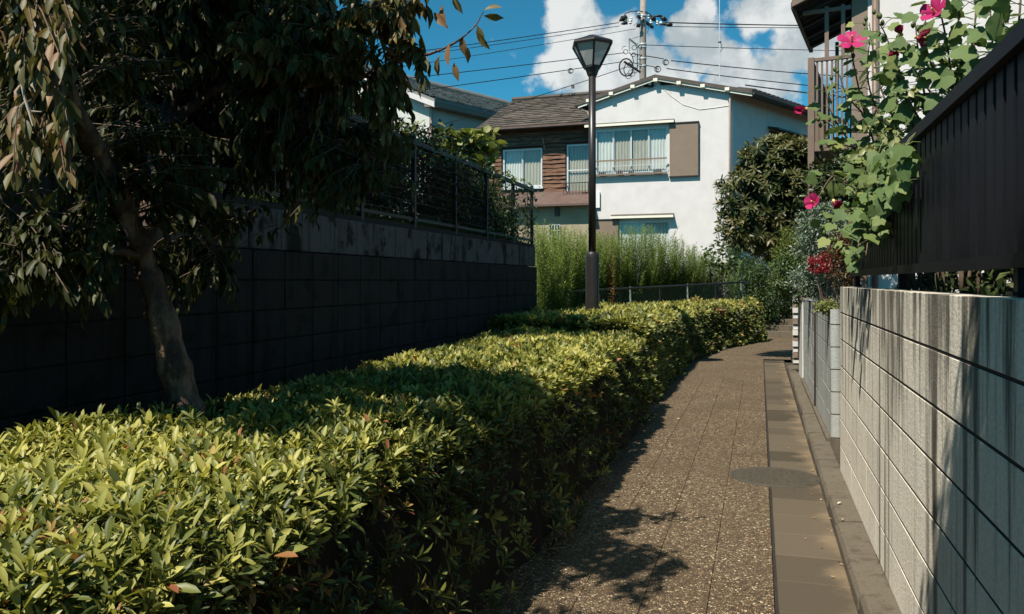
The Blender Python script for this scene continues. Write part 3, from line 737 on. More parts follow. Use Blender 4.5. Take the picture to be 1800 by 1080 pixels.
for px, py in ((1034, 176), (1074, 163.7), (1112, 151.3), (1152, 139.5), (1193, 144.7), (1235, 150), (1278, 155.5)):
    x, z = A(px, py, ov); MB().box(x - .07, x + .07, ov - .035, 0.0, z - .075, z + .03).build('purlin_end', M['cream'], hA)
for (pa, pb, ya, yb) in ((1132, 1149, 145, 153), (1161, 1185, 141, 149)):
    xa, za = A(pa, ya); xb, zb2 = A(pb, yb); v_ = MB().box(xa, xb, -.012, .0, zb2, za).build('gable_vent', M['dark'], hA)
    for k_ in range(3):
        zz = zb2 + (za - zb2) * (k_ + .5) / 3; MB().box(xa, xb, -.022, -.008, zz - .012, zz + .012).build('louvre', M['darkmetal'], v_)
# upper window
window(hA, u0, u1, uz0, uz1, 4, curtains=['curtain', 'curtain_beige', 'curtain_beige', 'curtain'])
def hood(parent, xa, xb, z, d=0.20, drop=0.06, mat='cream'):
    o = MB().prism([(xa, 0, z), (xa, -d, z - drop), (xa, -d, z - drop - .045), (xa, 0, z - .06)], (xb - xa, 0, 0)).build('window_hood', M['darkmetal'], parent)
    MB().box(xa - .01, xb + .01, -d - .02, -d, z - drop - .075, z - drop + .004).build('fascia', M[mat], o)
    MB().prism([(xa, .0, z + .004), (xa, -d - .02, z - drop + .008), (xa, -d - .02, z - drop + .02), (xa, 0, z + .02)], (xb - xa, 0, 0)).build('flashing', M['roofmetal'], o)
ha, _ = A(1028, 221, -.2); hb, hz = A(1184, 211, -.2); hood(hA, ha, hb, hz + 0.06)
b0, bt = A(1177, 218, -.09); b1, bb = A(1227, 308, -.09)
sh_ = MB().box(b0, b1, -.09, 0, bb, bt).build('shutter_case', M['brownpaint'], hA)
MB().box(b0 - .04, b1 + .03, -.12, 0, bt, bt + .035).build('case_top', M['darkmetal'], sh_)
MB().box(b1, b1 + .025, -.094, 0, bb, bt).build('case_edge', M['darkmetal'], sh_)
MB().box(b0 - .02, b1 + .02, -.10, 0, bb - .03, bb).build('case_bottom', M['darkmetal'], sh_)
# window railing
x0, z0 = A(1038, 305, -.14); x1, _ = A(1172, 305, -.14); zrl = A(1110, 281, -.14)[1]; z0 = A(1110, 305, -.14)[1]
rl = MB(); rl.box(x0, x1, -.16, -.13, zrl - .02, zrl + .025); rl.box(x0, x1, -.16, -.03, z0 - .045, z0)
rl = rl.build('window_railing', M['brownpaint'], hA)
mm = MB().box(-.004, .004, -.149, -.142, z0, zrl - .02).mesh('bar')
for i in range(40): link('bar', mm, M['alu'], rl, loc=(x0 + (x1 - x0) * (i + .5) / 40, 0, 0))
MB().box(x0, x1, -.142, -.136, (z0 + zrl) / 2 + .03, (z0 + zrl) / 2 + .045).build('wire_rail', M['alu'], rl)
for f_, w_, h_ in ((.10, .26, .10), (.34, .22, .13), (.5, .18, .11), (.82, .3, .12)):
    xx = x0 + (x1 - x0) * f_
    MB().prism([(xx, -.12, z0), (xx + w_, -.12, z0), (xx + w_ * .9, -.12, z0 + h_), (xx + w_ * .1, -.12, z0 + h_ * .8)], (0, .07, 0)).build('planter', M['darkmetal'], rl)
# lower window
window(hA, l0, l1, lz0, lz1, 2)
ha, _ = A(1073, 378, -.22); hb, hz = A(1183, 378, -.22); hood(hA, ha, hb, hz + 0.06, 0.22)
p0, pz = A(1046, 388); p1, _ = A(1084, 388); sc_ = MB().box(p0 - .35, p1 + .06, -.09, 0, lz0, pz).build('shutter_case', M['brownpaint'], hA)
MB().box(p0 - .37, p1 + .08, -.12, 0, pz, pz + .035).build('case_top', M['darkmetal'], sc_)
mx0, mz = A(1044, 366); MB().box(mx0 - .02, mx0 + .22, -.08, 0, mz, mz + .55).build('meter_box', M['white'], hA)
# downpipes
x, zt_ = A(1283, 170, -.07); zz = zt_
pp = MB(); pp.tube([(WA + .02, -.06, 0), (WA + .02, -.06, zz - .1), (WA + .03, -.05, zz), (WA + .12, .0, zz + .1), Vector((tr - .05, ov + .3, tzr - .12))], 0.035, 8); pp.build('downpipe', M['pinkpipe'], hA, smooth=True)
MB().tube([(0.0, -.06, 0), (0.0, -.06, zl - .5), (-.10, -.03, zl - .3), (tl + .06, ov + .1, tzl - .18)], 0.035, 8).build('downpipe', M['pinkpipe'], hA, smooth=True)
gt = MB(); a_ = Vector((tr + .04, ov, tzr - .11)); gt.tube([a_, a_ + vloc * 7.4], 0.055, 8); gt.build('gutter', M['darkmetal'], hA)
gt = MB(); a_ = Vector((tl - .03, ov, tzl - .13)); gt.tube([a_, a_ + vloc * 7.4], 0.055, 8); gt.build('gutter', M['darkmetal'], hA)
MB().tube([(x_, -.012, z_) for x_, z_ in [A(1158, 148), A(1178, 168), A(1200, 184), A(1230, 193), A(1255, 190), A(1281, 186)]], 0.008, 5).build('wall_cable', M['cream'], hA)
MB().tube([(x_, -.06, z_) for x_, z_ in [A(1138, 152), A(1141, 156), A(1147, 155), A(1152, 150)]], 0.012, 5).build('cable_loop', M['cable'], hA)
MB().lathe([(0.045, 0), (0.06, .03), (0.06, .07), (0.03, .1)], 10, (A(1143, 148)[0], -.08, A(1143, 148)[1] - .05)).build('insulator', M['alu'], hA)
# small window on the receding side wall, under its own hood
FS = Frame(FA.o + FA.X * WA, FA.rz + math.atan2(vloc.y, vloc.x))
sa, sz1 = FS.loc(1352, 226); sb, sz2 = FS.loc(1405, 240)
side = bpy.data.objects.new('side_window', None); COL.objects.link(side); side.parent = hA; side.location = (WA, 0, 0); side.rotation_euler = (0, 0, math.atan2(vloc.y, vloc.x))
MB().box(sa, sb, -.03, .0, sz1 - 1.0, sz1 - .08).build('pane', M['dark'], side)
MB().prism([(sa - .1, 0, sz1 + .06), (sa - .1, -.4, sz1 - .03), (sa - .1, -.4, sz1 - .09), (sa - .1, 0, sz1 - .02)], (sb - sa + .2, 0, 0)).build('window_hood', M['darkmetal'], side)

# ---- brown timber house
FB = Frame((-1.12, 30.57, 0.9), R(-19.03))
hB = thing('timber_house', 'old brown timber clad house with shingled roof beside the white house', 'house', FB.o, FB.rz)
def B(px, py, y=0.0): return FB.loc(px, py, y)
WB = B(1040, 300)[0] + .25
ex, ez = B(837, 229, -.6); ezr = B(1031, 216, -.6)[1]; rx, rz_ = B(903, 178, 3.6)
ez = (ez + ezr) / 2 + .02
wz1 = ez + 0.18
w0, wz_t = B(884, 264); w1_, _ = B(953, 264); wzb = B(920, 330)[1]; wzt = B(920, 262)[1]
d0, _ = B(996, 256); d1, _ = B(1040, 256); dzb = B(1010, 345)[1]; dzt = B(1010, 254)[1]
wall = facade(MB(), 0.1, WB, 0, wz1, [(w0, w1_, wzb, wzt), (d0, d1, dzb, dzt)])
wall.add([(0.1, 0, 0), (0.1, 0, wz1), (0.1, 3.6, rz_ - .15), (0.1, 7.2, wz1), (0.1, 7.2, 0)], [(0, 1, 2, 3, 4)])
wall.build('wall', M['darkmetal'], hB)
# rough boards
random.seed(11)
def plank(xa, xb, z, h):
    n = max(3, int((xb - xa) / 0.22)); top = []; bot = []
    for i in range(n + 1):
        x = xa + (xb - xa) * i / n
        bot.append((x, -.02, z + random.uniform(-.02, .025))); top.append((x, -.008, z + h + random.uniform(-.035, .02)))
    v = []; f = []
    for b_, t_ in zip(bot, top):
        y0 = -random.uniform(.035, .075)
        v += [(b_[0], y0, b_[2]), (t_[0], y0 + .02, t_[2]), (t_[0], 0.0, t_[2]), (b_[0], 0.0, b_[2])]
    for i in range(n):
        a, c = 4 * i, 4 * (i + 1)
        f += [(a, c, c + 1, a + 1), (a + 1, c + 1, c + 2, a + 2), (a + 3, c + 3, c, a)]
    f += [(0, 1, 2, 3), (4 * n + 3, 4 * n + 2, 4 * n + 1, 4 * n)]
    MB().add(v, f).build('plank', M['timber'], hB)
zlo = B(970, 338)[1]
z = zlo
while z < wz1 - 0.1:
    h = random.uniform(.10, .15)
    for (xa, xb) in ((0.12, w0 - .04), (w1_ + .03, d0 - .03), (d1 + .03, WB)):
        if xb - xa > .2: plank(xa, xb, z, h)
    if z > wzt + .02:
        plank(w0 - .04, w1_ + .03, z, h)
    if z > dzt + .02: plank(d0 - .03, d1 + .03, z, h)
    z += h + random.uniform(.012, .03)
window(hB, w0, w1_, wzb, wzt, 2, curtains=['curtain', 'curtain_beige'])
window(hB, d0, d1, dzb, dzt, 1, curtains=['curtain_beige'], midrail=True)
for (xa, xb, zz) in ((w0 - .1, w1_ + .1, wzt + .10), (d0 - .15, d1 + .3, dzt + .10)):
    MB().prism([(xa, 0, zz + .05), (xa, -.16, zz), (xa, -.16, zz - .03), (xa, 0, zz)], (xb - xa, 0, 0)).build('window_hood', M['redroof'], hB)
MB().box(w0 - .08, w1_ + .06, -.10, 0, wzb - .07, wzb).build('window_sill', M['alu'], hB)
MB().tube([(B(955, 243)[0], -.1, B(955, 243)[1]), (B(957, 252)[0], -.09, B(957, 252)[1]), (B(958, 262)[0], -.08, B(958, 262)[1])], .015, 5).build('bracket_pipe', M['palebranch'], hB)
MB().box(B(925, 247)[0], B(994, 247)[0], -.09, -.05, B(960, 247)[1], B(960, 247)[1] + .05).build('batten', M['timber'], hB)
# small balcony rail in front of the right window
bx0, bz1 = B(990, 320, -.45); bx1, _ = B(1035, 320, -.45); bz0 = B(1010, 347, -.45)[1]; bz1 = B(1010, 321, -.45)[1]
br = MB(); br.box(bx0, bx1, -.47, -.44, bz1 - .03, bz1); br.box(bx0, bx1, -.47, -.02, bz0 - .05, bz0); br.box(bx0, bx0 + .03, -.47, -.02, bz1 - .03, bz1)
br = br.build('balcony_rail', M['darkmetal'], hB); mm = MB().box(-.009, .009, -.462, -.448, bz0, bz1 - .03).mesh('bar')
for i in range(9): link('bar', mm, M['darkmetal'], br, loc=(bx0 + .02 + (bx1 - bx0 - .04) * i / 8, 0, 0))
MB().lathe([(0.07, 0), (0.09, .16), (0.095, .18)], 12, (B(1028, 340, -.3)[0], -.3, bz0)).build('flower_pot', M['redroof'], br)
# roof: slab plus overlapping shingles
e0 = Vector((ex, -.6, ez)); r0 = Vector((rx, 3.6, rz_)); e1 = Vector((WB + .3, -.6, ez)); r1 = Vector((WB + .3, 3.6, rz_))
bk0 = Vector((ex, 7.8, ez)); bk1 = Vector((WB + .3, 7.8, ez)); dn = Vector((0, 0, -.09))
r0x = Vector((ex + .0, 3.6, rz_))
roofB = MB(); roofB.prism([e0, e1, r1, r0x], dn); roofB.prism([r0x, r1, bk1, bk0], dn); roofB = roofB.build('roof', M['roofmetal'], hB)
def shingles(name, mat, parent, p0, p1, t0, t1, rows, wid, thick=.03, lap=1.35, stagger=True):
    """p0->p1 eave, t0->t1 ridge; one overlapping piece per cell"""
    V, F, T = [], [], []
    p0, p1, t0, t1 = map(Vector, (p0, p1, t0, t1)); nrm = (p1 - p0).cross(t0 - p0).normalized()
    nc = int((p1 - p0).length / wid)
    for r in range(rows):
        for c in range(-1, nc + 1):
            a = (c + (.5 if (r % 2 and stagger) else 0)) / nc; b = a + 0.97 / nc
            a, b = max(0, a), min(1, b)
            if b - a < .1 / nc: continue
            f0, f1 = r / rows, min(1.0, (r + lap) / rows)
            def P(x, f): return (p0.lerp(p1, x)).lerp(t0.lerp(t1, x), f)
            j = random.uniform(-.12, .12) / rows
            q = [P(a, f0 + j if r else f0), P(b, f0 + j if r else f0), P(b, f1), P(a, f1)]
            hi = thick * random.uniform(.8, 1.3)
            lo = [q[0] + nrm * hi, q[1] + nrm * hi, q[2] + nrm * .004, q[3] + nrm * .004]
            k = len(V); V += lo + [q[0], q[1]]; F += [(k, k + 1, k + 2, k + 3), (k + 4, k + 5, k + 1, k)]; T += [random.random()] * 6
    me = big_mesh(name, np.array([tuple(v) for v in V]), np.array(F), np.array(T), False)
    return link(name, me, mat, parent, 'stuff')
shingles('shingles', M['shingle'], roofB, e0 + Vector((0, 0, .012)), e1 + Vector((0, 0, .012)), r0x + Vector((0, 0, .012)), r1 + Vector((0, 0, .012)), 15, 0.30, .045)
MB().tube([r0x + Vector((-.05, 0, .06)), r1 + Vector((0, 0, .06))], .10, 8).build('ridge_cap', M['shingle'], roofB)
MB().box(ex - .02, WB + .3, -.64, -.60, ez - .06, ez + .01).build('eave_board', M['redroof'], roofB)
MB().prism([(ex - .30, -.70, ez - .06), (ex + .12, -.70, ez - .02), (ex + .10, -.70, ez - .13), (ex - .34, -.70, ez - .13)], (0, .16, 0)).build('gutter_end', M['white'], roofB)
# lower lean-to roof and wall
ly = -1.3
a0, az = B(944, 352, ly); a1, _ = B(1040, 362, ly); az = B(1000, 358, ly)[1]
MB().prism([(0.3, -.02, zlo + .02), (0.3, ly, az), (0.3, ly, az - .07), (0.3, -.02, zlo - .07)], (WB - .3, 0, 0)).build('lean_to_roof', M['redroof'], hB)
facade(MB(), 0.6, WB, 0, az + .1, [], y=-.9).build('lower_wall', M['plaster_beige'], hB)
gx, gz = B(966, 396, -.9); gx1, gz0 = B(985, 425, -.9)
gw = MB().box(gx, gx1, -.93, -.90, gz0, gz).build('grille_window', M['dark'], hB)
for i in range(5):
    MB().box(gx + (gx1 - gx) * i / 4 - .012, gx + (gx1 - gx) * i / 4 + .012, -.965, -.935, gz0, gz).build('bar', M['alu'], gw)
for i in range(4):
    MB().box(gx, gx1, -.958, -.94, gz0 + (gz - gz0) * i / 3 - .01, gz0 + (gz - gz0) * i / 3 + .01).build('bar', M['alu'], gw)
vx, vz = B(976, 366, -.9); MB().box(vx, vx + .16, -.98, -.9, vz - .28, vz).build('vent_pipe', M['darkmetal'], hB)

# ---- grey tiled house further left
v2 = Vector((0.65, 0.76, 0)).normalized()
FC = Frame((-3.35, 33.5, 1.0), math.atan2(v2.y, v2.x))     # local X runs back along the side wall
hC = thing('tiled_house', 'pale house with grey tiled roof seen beyond the garden trees', 'house', FC.o, FC.rz)
cz = FC.loc(800, 200)[1]
FG = Frame(FC.o, R(-19.03)); gw_ = 6.0
gv = FC.to_local(FC.o - FG.X * 1.0)                         # gable direction (towards the left) in local axes
ce = FC.loc(758, 190)[1] + .38
hx, hzr = FG.loc(640, 128); gh = hzr - ce; gl = -hx
wl_ = MB()
P0 = Vector((0, 0, 0)); Pm = gv * gl; P1 = gv * gl * 2
bk = Vector((9, 0, 0))
wl_.add([P0, bk, bk + Vector((0, 0, ce)), P0 + Vector((0, 0, ce))], [(0, 1, 2, 3)])
wl_.add([P0, P0 + Vector((0, 0, ce)), Pm + Vector((0, 0, ce + gh)), P1 + Vector((0, 0, ce)), P1], [(0, 1, 2, 3, 4)])
wl_.add([P1, P1 + Vector((0, 0, ce)), P1 + bk + Vector((0, 0, ce)), P1 + bk], [(0, 1, 2, 3)])
wl_.build('wall', M['plaster_cream'], hC)
sl = gh / gl
o = Vector((-.35, 0, 0)); out = -gv * .5
E0 = o + out + Vector((0, 0, ce - sl * .5 + .1)); Rg = Pm + o + Vector((0, 0, ce + gh + .1)); L0 = P1 + gv * .5 + o + Vector((0, 0, ce - sl * .5 + .1)); run = Vector((9.6, 0, 0))
rC = MB(); rC.prism([E0, E0 + run, Rg + run, Rg], (0, 0, -.12)); rC.prism([Rg, Rg + run, L0 + run, L0], (0, 0, -.12)); rC = rC.build('roof', M['greytile'], hC)
shingles('roof_tiles', M['greytile'], rC, E0 + Vector((0, 0, .02)), E0 + run + Vector((0, 0, .02)), Rg + Vector((0, 0, .02)), Rg + run + Vector((0, 0, .02)), 14, 0.28, .06, 1.2, False)
MB().tube([Rg + Vector((-.1, 0, .1)), Rg + run + Vector((0, 0, .1))], .16, 8).build('ridge_cap', M['greytile'], rC)
MB().prism([E0 + Vector((-.02, 0, -.12)), Rg + Vector((-.02, 0, -.12)), Rg + Vector((-.02, 0, -.36)), E0 + Vector((-.02, 0, -.34))], (.06, 0, 0)).build('verge_board', M['plaster_white'], hC)
MB().prism([E0 + Vector((0, 0, -.13)), E0 + Vector((0, 0, -.30)), E0 + gv * .45 + Vector((0, 0, -.30)), E0 + gv * .45 + Vector((0, 0, -.13))], run).build('soffit', M['brownpaint'], hC)
MB().box(.02, .09, -.09, -.02, 0, ce).build('downpipe', M['pinkpipe'], hC)

# ---- white house with balcony on the right
vD = Vector((0.43, 0.90, 0)).normalized(); FD = Frame((5.22, 12.1, 0.0), math.atan2(-vD.x, vD.y))   # local X along the facade to the right
hD = thing('balcony_house', 'white house with brown steel balcony behind the flowering hibiscus', 'house', FD.o, FD.rz)
hw = MB(); facade(hw, 0, 7, 0, 6.5, []); hw.add([(0, 0, 0), (0, 0, 6.5), (0, 7, 6.5), (0, 7, 0)], [(0, 1, 2, 3)]); hw.add([(7, 0, 0), (7, 7, 0), (7, 7, 6.5), (7, 0, 6.5)], [(0, 1, 2, 3)])
hw.build('wall', M['plaster_white'], hD)
MB().prism([(-.5, -.5, 6.45), (7.5, -.5, 6.45), (7.5, 7.5, 6.45), (-.5, 7.5, 6.45)], (0, 0, .12)).build('roof', M['roofmetal'], hD)
MB().tube([(.10, -.05, 0), (.10, -.05, 6.4)], .045, 8).build('downpipe', M['brownmetal'], hD, smooth=True)
MB().box(-.22, -.0, .02, .14, 0, 6.4).build('corner_board', M['brownpaint'], hD)
def D(px, py, y=0.0): return FD.loc(px, py, y)
# balcony: x from px1425 to the wall, depth 2.3 m
xl, zfl = D(1426, 258, .05); zrail = D(1426, 103, .05)[1]; ztop = D(1420, 5, -.2)[1]
bal = bpy.data.objects.new('balcony', None); COL.objects.link(bal); bal.parent = hD
def part(mb, n, m='brownmetal'): return mb.build(n, M[m], bal)
bd = 2.2
part(MB().box(xl - .045, xl + .045, 0.0, .09, 0.0, zrail), 'post'); part(MB().box(xl - .045, xl + .045, bd - .09, bd, 0.0, zrail), 'post')
part(MB().box(xl + .05, -.23, .01, .08, zfl - .08, zfl + .06), 'floor_beam'); part(MB().box(xl - .03, xl + .03, .095, bd - .1, zfl - .08, zfl + .06), 'floor_beam')
part(MB().box(xl + .05, -.01, .10, bd, zfl + .0, zfl + .04), 'floor_deck', 'darkmetal')
part(MB().box(xl + .05, -.23, .015, .075, zrail - .06, zrail - .01), 'handrail'); part(MB().box(xl - .025, xl + .025, .095, bd - .1, zrail - .06, zrail - .01), 'handrail')
bmh = MB().box(-.014, .014, .03, .06, zfl + .06, zrail - .06).mesh('baluster')
for i in range(7): link('baluster', bmh, M['brownmetal'], bal, loc=(xl + .05 + (-.25 - xl - .05) * (i + .5) / 7, 0, 0))
bms = MB().box(-.014, .014, -.014, .014, zfl + .06, zrail - .06).mesh('baluster')
for i in range(14): link('baluster', bms, M['brownmetal'], bal, loc=(xl, .17 + (bd - .3) * i / 13, 0))
for i in range(7): link('baluster', bmh, M['darkmetal'], bal, loc=(xl + .05 + (-.25 - xl - .05) * (i + .5) / 7, bd - .1, 0))
zc = ztop
for (x_, y_) in ((xl + .22, .06), (xl + .22, bd - .1), (-.34, .06)):
    part(MB().box(x_ - .028, x_ + .028, y_ - .028, y_ + .028, zrail - .06, zc - .02), 'canopy_post')
# canopy of corrugated sheet on rafters
can = MB(); n_ = 36; pr = []
for i in range(n_ + 1):
    y_ = -.28 + (bd + .5) * i / n_; pr.append((y_, .025 * math.sin(i * math.pi / 1.5)))
v = []; f = []
for y_, dz in pr: v += [(xl - .22, y_, zc + .0 + dz), (.0, y_, zc + .42 + dz)]
for i in range(n_): f.append((2 * i, 2 * i + 2, 2 * i + 3, 2 * i + 1))
cn = can.add(v, f).build('canopy_sheet', M['darkmetal'], bal)
part(MB().prism([(xl - .24, -.30, zc - .06), (xl - .24, -.24, zc - .06), (xl - .24, -.24, zc + .06), (xl - .24, -.30, zc + .06)], Vector((-xl + .24, 0, .42))), 'canopy_fascia')
part(MB().box(xl - .26, xl - .20, -.23, bd + .2, zc - .07, zc + .03), 'canopy_beam', 'darkmetal')
for i in range(4): part(MB().bar((xl - .2, .2 + i * .6, zc - .06), (0, .2 + i * .6, zc + .36), .04, .06), 'canopy_rafter', 'darkmetal')
part(MB().box(xl - .12, -.23, .04, .085, zc - .10, zc - .045), 'canopy_tie')

# ================================================================== POLES AND WIRES
pd = 34.0; pp_ = at(1130, 494, pd)
pole = thing('utility_pole', 'concrete utility pole with insulators and cable coils behind the white house', 'utility pole', (pp_.x, pd, 0.9))
def PZ(py): return EYE + (HY - py) / FPX * pd - 0.9
def PX(px): return (px - 1130) / FPX * pd
MB().tube([(0, 0, 0), (0.0, 0, PZ(60)), (.02, 0, PZ(-30))], [.17, .135, .115], 14).build('shaft', M['pole'], pole, smooth=True)
for z_ in (PZ(80), PZ(85), PZ(105), PZ(118), PZ(30)): MB().lathe([(.155, 0), (.16, .03), (.155, .06)], 14, (0, 0, z_)).build('band', M['alu'], pole)
ca = MB().bar((PX(1118), -.35, PZ(33)), (PX(1150), .3, PZ(45)), .09, .09).build('crossarm', M['darkmetal'], pole)
def insul(px, py, y=-.2, r=.07, m='white'):
    MB().lathe([(r * .5, -.1), (r, -.06), (r * .7, -.02), (r, .02), (r * .7, .06), (r * .4, .1)], 10, (PX(px), y, PZ(py))).build('insulator', M[m], pole)
for px, py in ((1122, 27), (1101, 37), (1108, 36), (1100, 42), (1107, 41), (1126, 35), (1139, 33), (1143, 41), (1153, 43), (1160, 45), (1166, 44), (1149, 36)): insul(px, py)
for (pa, ya, pb, yb, w_) in ((1087, 41, 1100, 32, .26), (1090, 46, 1101, 43, .16), (1142, 31, 1150, 40, .24), (1158, 34, 1170, 39, .22), (1166, 47, 1180, 47, .2), (1117, 51, 1124, 46, .2), (1147, 32, 1162, 32, .1), (1156, 46, 1168, 46, .08)):
    MB().tube([(PX(pa), -.25, PZ(ya)), (PX((pa + pb) / 2), -.25, PZ((ya + yb) / 2)), (PX(pb), -.25, PZ(yb))], [.02, w_ / 2, .05], 8).build('clamp_cover', M['black'], pole)
def loop(pts, r=.014): MB().tube([(PX(a), -.3, PZ(b)) for a, b in pts], r, 5).build('jumper_cable', M['cable'], pole)
loop([(1092, 38), (1098, 28), (1106, 25), (1118, 24), (1128, 25)], .022); loop([(1132, 25), (1140, 30), (1146, 36)], .03)
loop([(1150, 33), (1158, 31), (1166, 36), (1172, 42)], .018); loop([(1112, 50), (1118, 44), (1122, 38)], .012); loop([(1140, 48), (1137, 57), (1135, 64)], .012)
bk_ = MB(); bk_.bar((PX(1105), -.2, PZ(71)), (PX(1124), 0, PZ(83)), .05, .06); bk_.bar((PX(1105), -.2, PZ(71)), (PX(1105), -.2, PZ(92)), .04, .04); bk_.bar((PX(1120), -.1, PZ(78)), (PX(1120), -.1, PZ(122)), .05, .05)
bk_.build('cable_bracket', M['wire'], pole)
def ringp(cx, cy, rx, ry, turns=1.0, n=28, ph=0): return [(cx + rx * math.cos(ph + 2 * math.pi * turns * i / n), cy + ry * math.sin(ph + 2 * math.pi * turns * i / n)) for i in range(n + 1)]
loop(ringp(1099, 122, 12, 15), .03); loop(ringp(1103, 126, 8, 11, 1.0), .02)
for cx, cy, rx in ((1098, 95, 4), (1113, 88, 4), (1108, 132, 6), (1114, 127, 5), (1106, 118, 5), (1112, 100, 3.5), (1103, 137, 5)): loop(ringp(cx, cy, rx, rx * .95), .014)
loop([(1091, 92), (1093, 86), (1099, 85)], .012); loop([(1095, 112), (1104, 118), (1116, 126), (1124, 131)], .05); loop([(1110, 72), (1116, 70), (1122, 68)], .01); loop([(1104, 96), (1109, 102), (1112, 112), (1108, 118)], .02)
def wire(label, pts, r=.013, group='overhead wires on the utility pole'):
    w = MB().tube([at(*p) for p in pts], r, 5).build('overhead_wire', M['cable'], None)
    tag(w, label, 'wire', group)
def sagl(pa, pb, sag=2, n=6):
    return [(pa[0] + (pb[0] - pa[0]) * i / n, pa[1] + (pb[1] - pa[1]) * i / n + sag * 4 * (i / n) * (1 - i / n), pa[2] + (pb[2] - pa[2]) * i / n) for i in range(n + 1)]
WL = [('topmost wire running from the pole over the timber house roof', (1088, 40, 33.8), (500, 118, 27), 4, .016),
      ('second wire from the top running over the timber house', (1089, 46, 33.8), (500, 124, 27), 4, .013),
      ('third wire leaving the pole above the lantern', (1117, 51, 33.8), (480, 150, 27), 3, .011),
      ('cable with a small coil passing behind the lantern glass', (1098, 93, 33.8), (520, 158, 27), 2, .016),
      ('cable below the lantern glass with a coil beside it', (1093, 109, 33.8), (500, 188, 27), 3, .016),
      ('lowest sagging cable meeting the timber house ridge', (1102, 118, 33.8), (700, 240, 30), 4, .015),
      ('paired upper wire running from the pole to the balcony house', (1170, 40, 33.8), (1500, 46, 38), 1, .026),
      ('lower of the pair of upper wires towards the balcony', (1178, 47, 33.8), (1500, 49, 38), 1, .016),
      ('single middle wire passing behind the antenna mast', (1124, 79, 33.8), (1500, 90, 38), 1, .016),
      ('cable with a curled end above the white house ridge', (1180, 107, 33.8), (1500, 136, 38), 2, .022),
      ('cable just above the white house roof edge', (1172, 121, 33.8), (1500, 158, 38), 2, .022),
      ('thick lowest cable dipping to the right roof corner of the white house', (1310, 150, 36), (1500, 172, 38), 1, .03)]
for lb_, a, b, sg, r in WL: wire(lb_, sagl(a, b, sg), r)
wire('short cable from the pole to a coil over the ridge', [(1108, 96, 33.8), (1113, 95, 33.8), (1130, 98, 33.9), (1150, 101, 34), (1167, 104, 34)], .02)
wire('short drooping cable beside the pole ending in a ring coil', [(1113, 111, 33.8), (1135, 115, 33.9), (1150, 118, 34), (1158, 123, 34)], .018)
def coil(cx, cy, r, d, label):
    m = MB()
    for k_ in range(3): m.tube([at(a, b, d) for a, b in ringp(cx + k_ * .8, cy, r - k_ * .9, r - k_ * .6, 1, 20)], .013, 5)
    tag(m.build('cable_coil', M['cable'], None), label, 'cable coil', 'spare cable coils on the overhead wires')
coil(1170, 110, 5, 34, 'small cable coil hanging on the wire above the ridge'); coil(1156, 122, 5.5, 34, 'ring shaped cable coil right of the pole foot')
coil(1003, 125, 4.5, 32, 'small cable coil on the wire left of the lantern'); coil(1007, 153, 2.6, 32, 'tiny cable coil on the lowest wire left of the lamp')
an = at(1265, 140, 31)
ant = thing('antenna_mast', 'thin antenna mast on the white house roof', 'antenna', (an.x, an.y, an.z - .1))
MB().tube([(0, 0, 0), (-.01, 0, 4.2)], [.02, .014], 6).build('mast', M['alu'], ant)
MB().tube([(0, 0, 1.1), (.1, -.02, 1.25), (.02, 0, 1.55)], .012, 5).build('lead_cable', M['cable'], ant)
MB().bar((-.06, 0, 1.5), (.06, 0, 1.5), .04, .04).build('clamp', M['darkmetal'], ant)

# ================================================================== GARDEN FENCE ON THE RETAINING WALL
gf = thing('garden_fence', 'dark wire mesh fence along the top of the retaining wall', 'fence', pw(qL - 0.06, 0, 0), PRZ)
posts = [qs(-3.5, y * G)[1] for y in (2.4, 3.4, 4.35, 5.3, 6.3, 7.27, 8.25, 9.2, 10.2, 11.05)]
for s in posts: MB().box(-.022, .022, s - .022, s + .022, 2.04, 2.99).build('post', M['garden_fence'], gf)
MB().box(-.025, .025, posts[0] - .4, posts[-1] + .02, 2.90, 2.95).build('rail', M['garden_fence'], gf)
MB().box(-.012, .012, posts[0] - .4, posts[-1] + .02, 2.12, 2.15).build('lower_rail', M['garden_fence'], gf)
ms = MB(); s = posts[0] - .4
while s < posts[-1]:
    ms.box(-.0012, .0012, s - .0012, s + .0012, 2.1, 2.92); s += 0.055
for z in np.arange(2.2, 2.9, .11): ms.box(-.0018, .0018, posts[0] - .4, posts[-1], z - .0018, z + .0018)
ms.build('mesh_panel', M['garden_fence'], gf)

# ================================================================== CHAIN LINK FENCE OF THE LOT
ca_, cb_ = at(1000, 513, 14.4), at(1316, 496, 21.0)
cf = thing('chain_link_fence', 'low chain link fence with black top rail in front of the tall weeds', 'fence', (ca_.x, ca_.y, 0), math.atan2(cb_.y - ca_.y, cb_.x - ca_.x))
CL = math.hypot(cb_.x - ca_.x, cb_.y - ca_.y); zA, zB = ca_.z, cb_.z
MB().tube([(0, 0, zA), (CL, 0, zB)], .024, 8).build('top_rail', M['black'], cf)
for i, t_ in enumerate((0, .13, .27, .42, .58, .76, .95)):
    MB().tube([(CL * t_, .03, 0.2), (CL * t_, .03, zA + (zB - zA) * t_ + .03)], .022, 8).build('post', M['wire'] if i % 2 == 0 else M['garden_fence'], cf)
ch = MB(); pitch = .11; hh = .85; i = 0
while i * pitch < CL:
    x = i * pitch
    for sg in (1, -1):
        xe = x + sg * hh * .8
        if 0 <= xe <= CL:
            zt0 = zA + (zB - zA) * x / CL - .03; zb0 = zA + (zB - zA) * xe / CL - hh
            ch.bar((x, .006 * sg, zt0), (xe, .006 * sg, zb0), .0035, .0035)
    i += 1
ch.build('wire_mesh', M['greenwire'], cf)
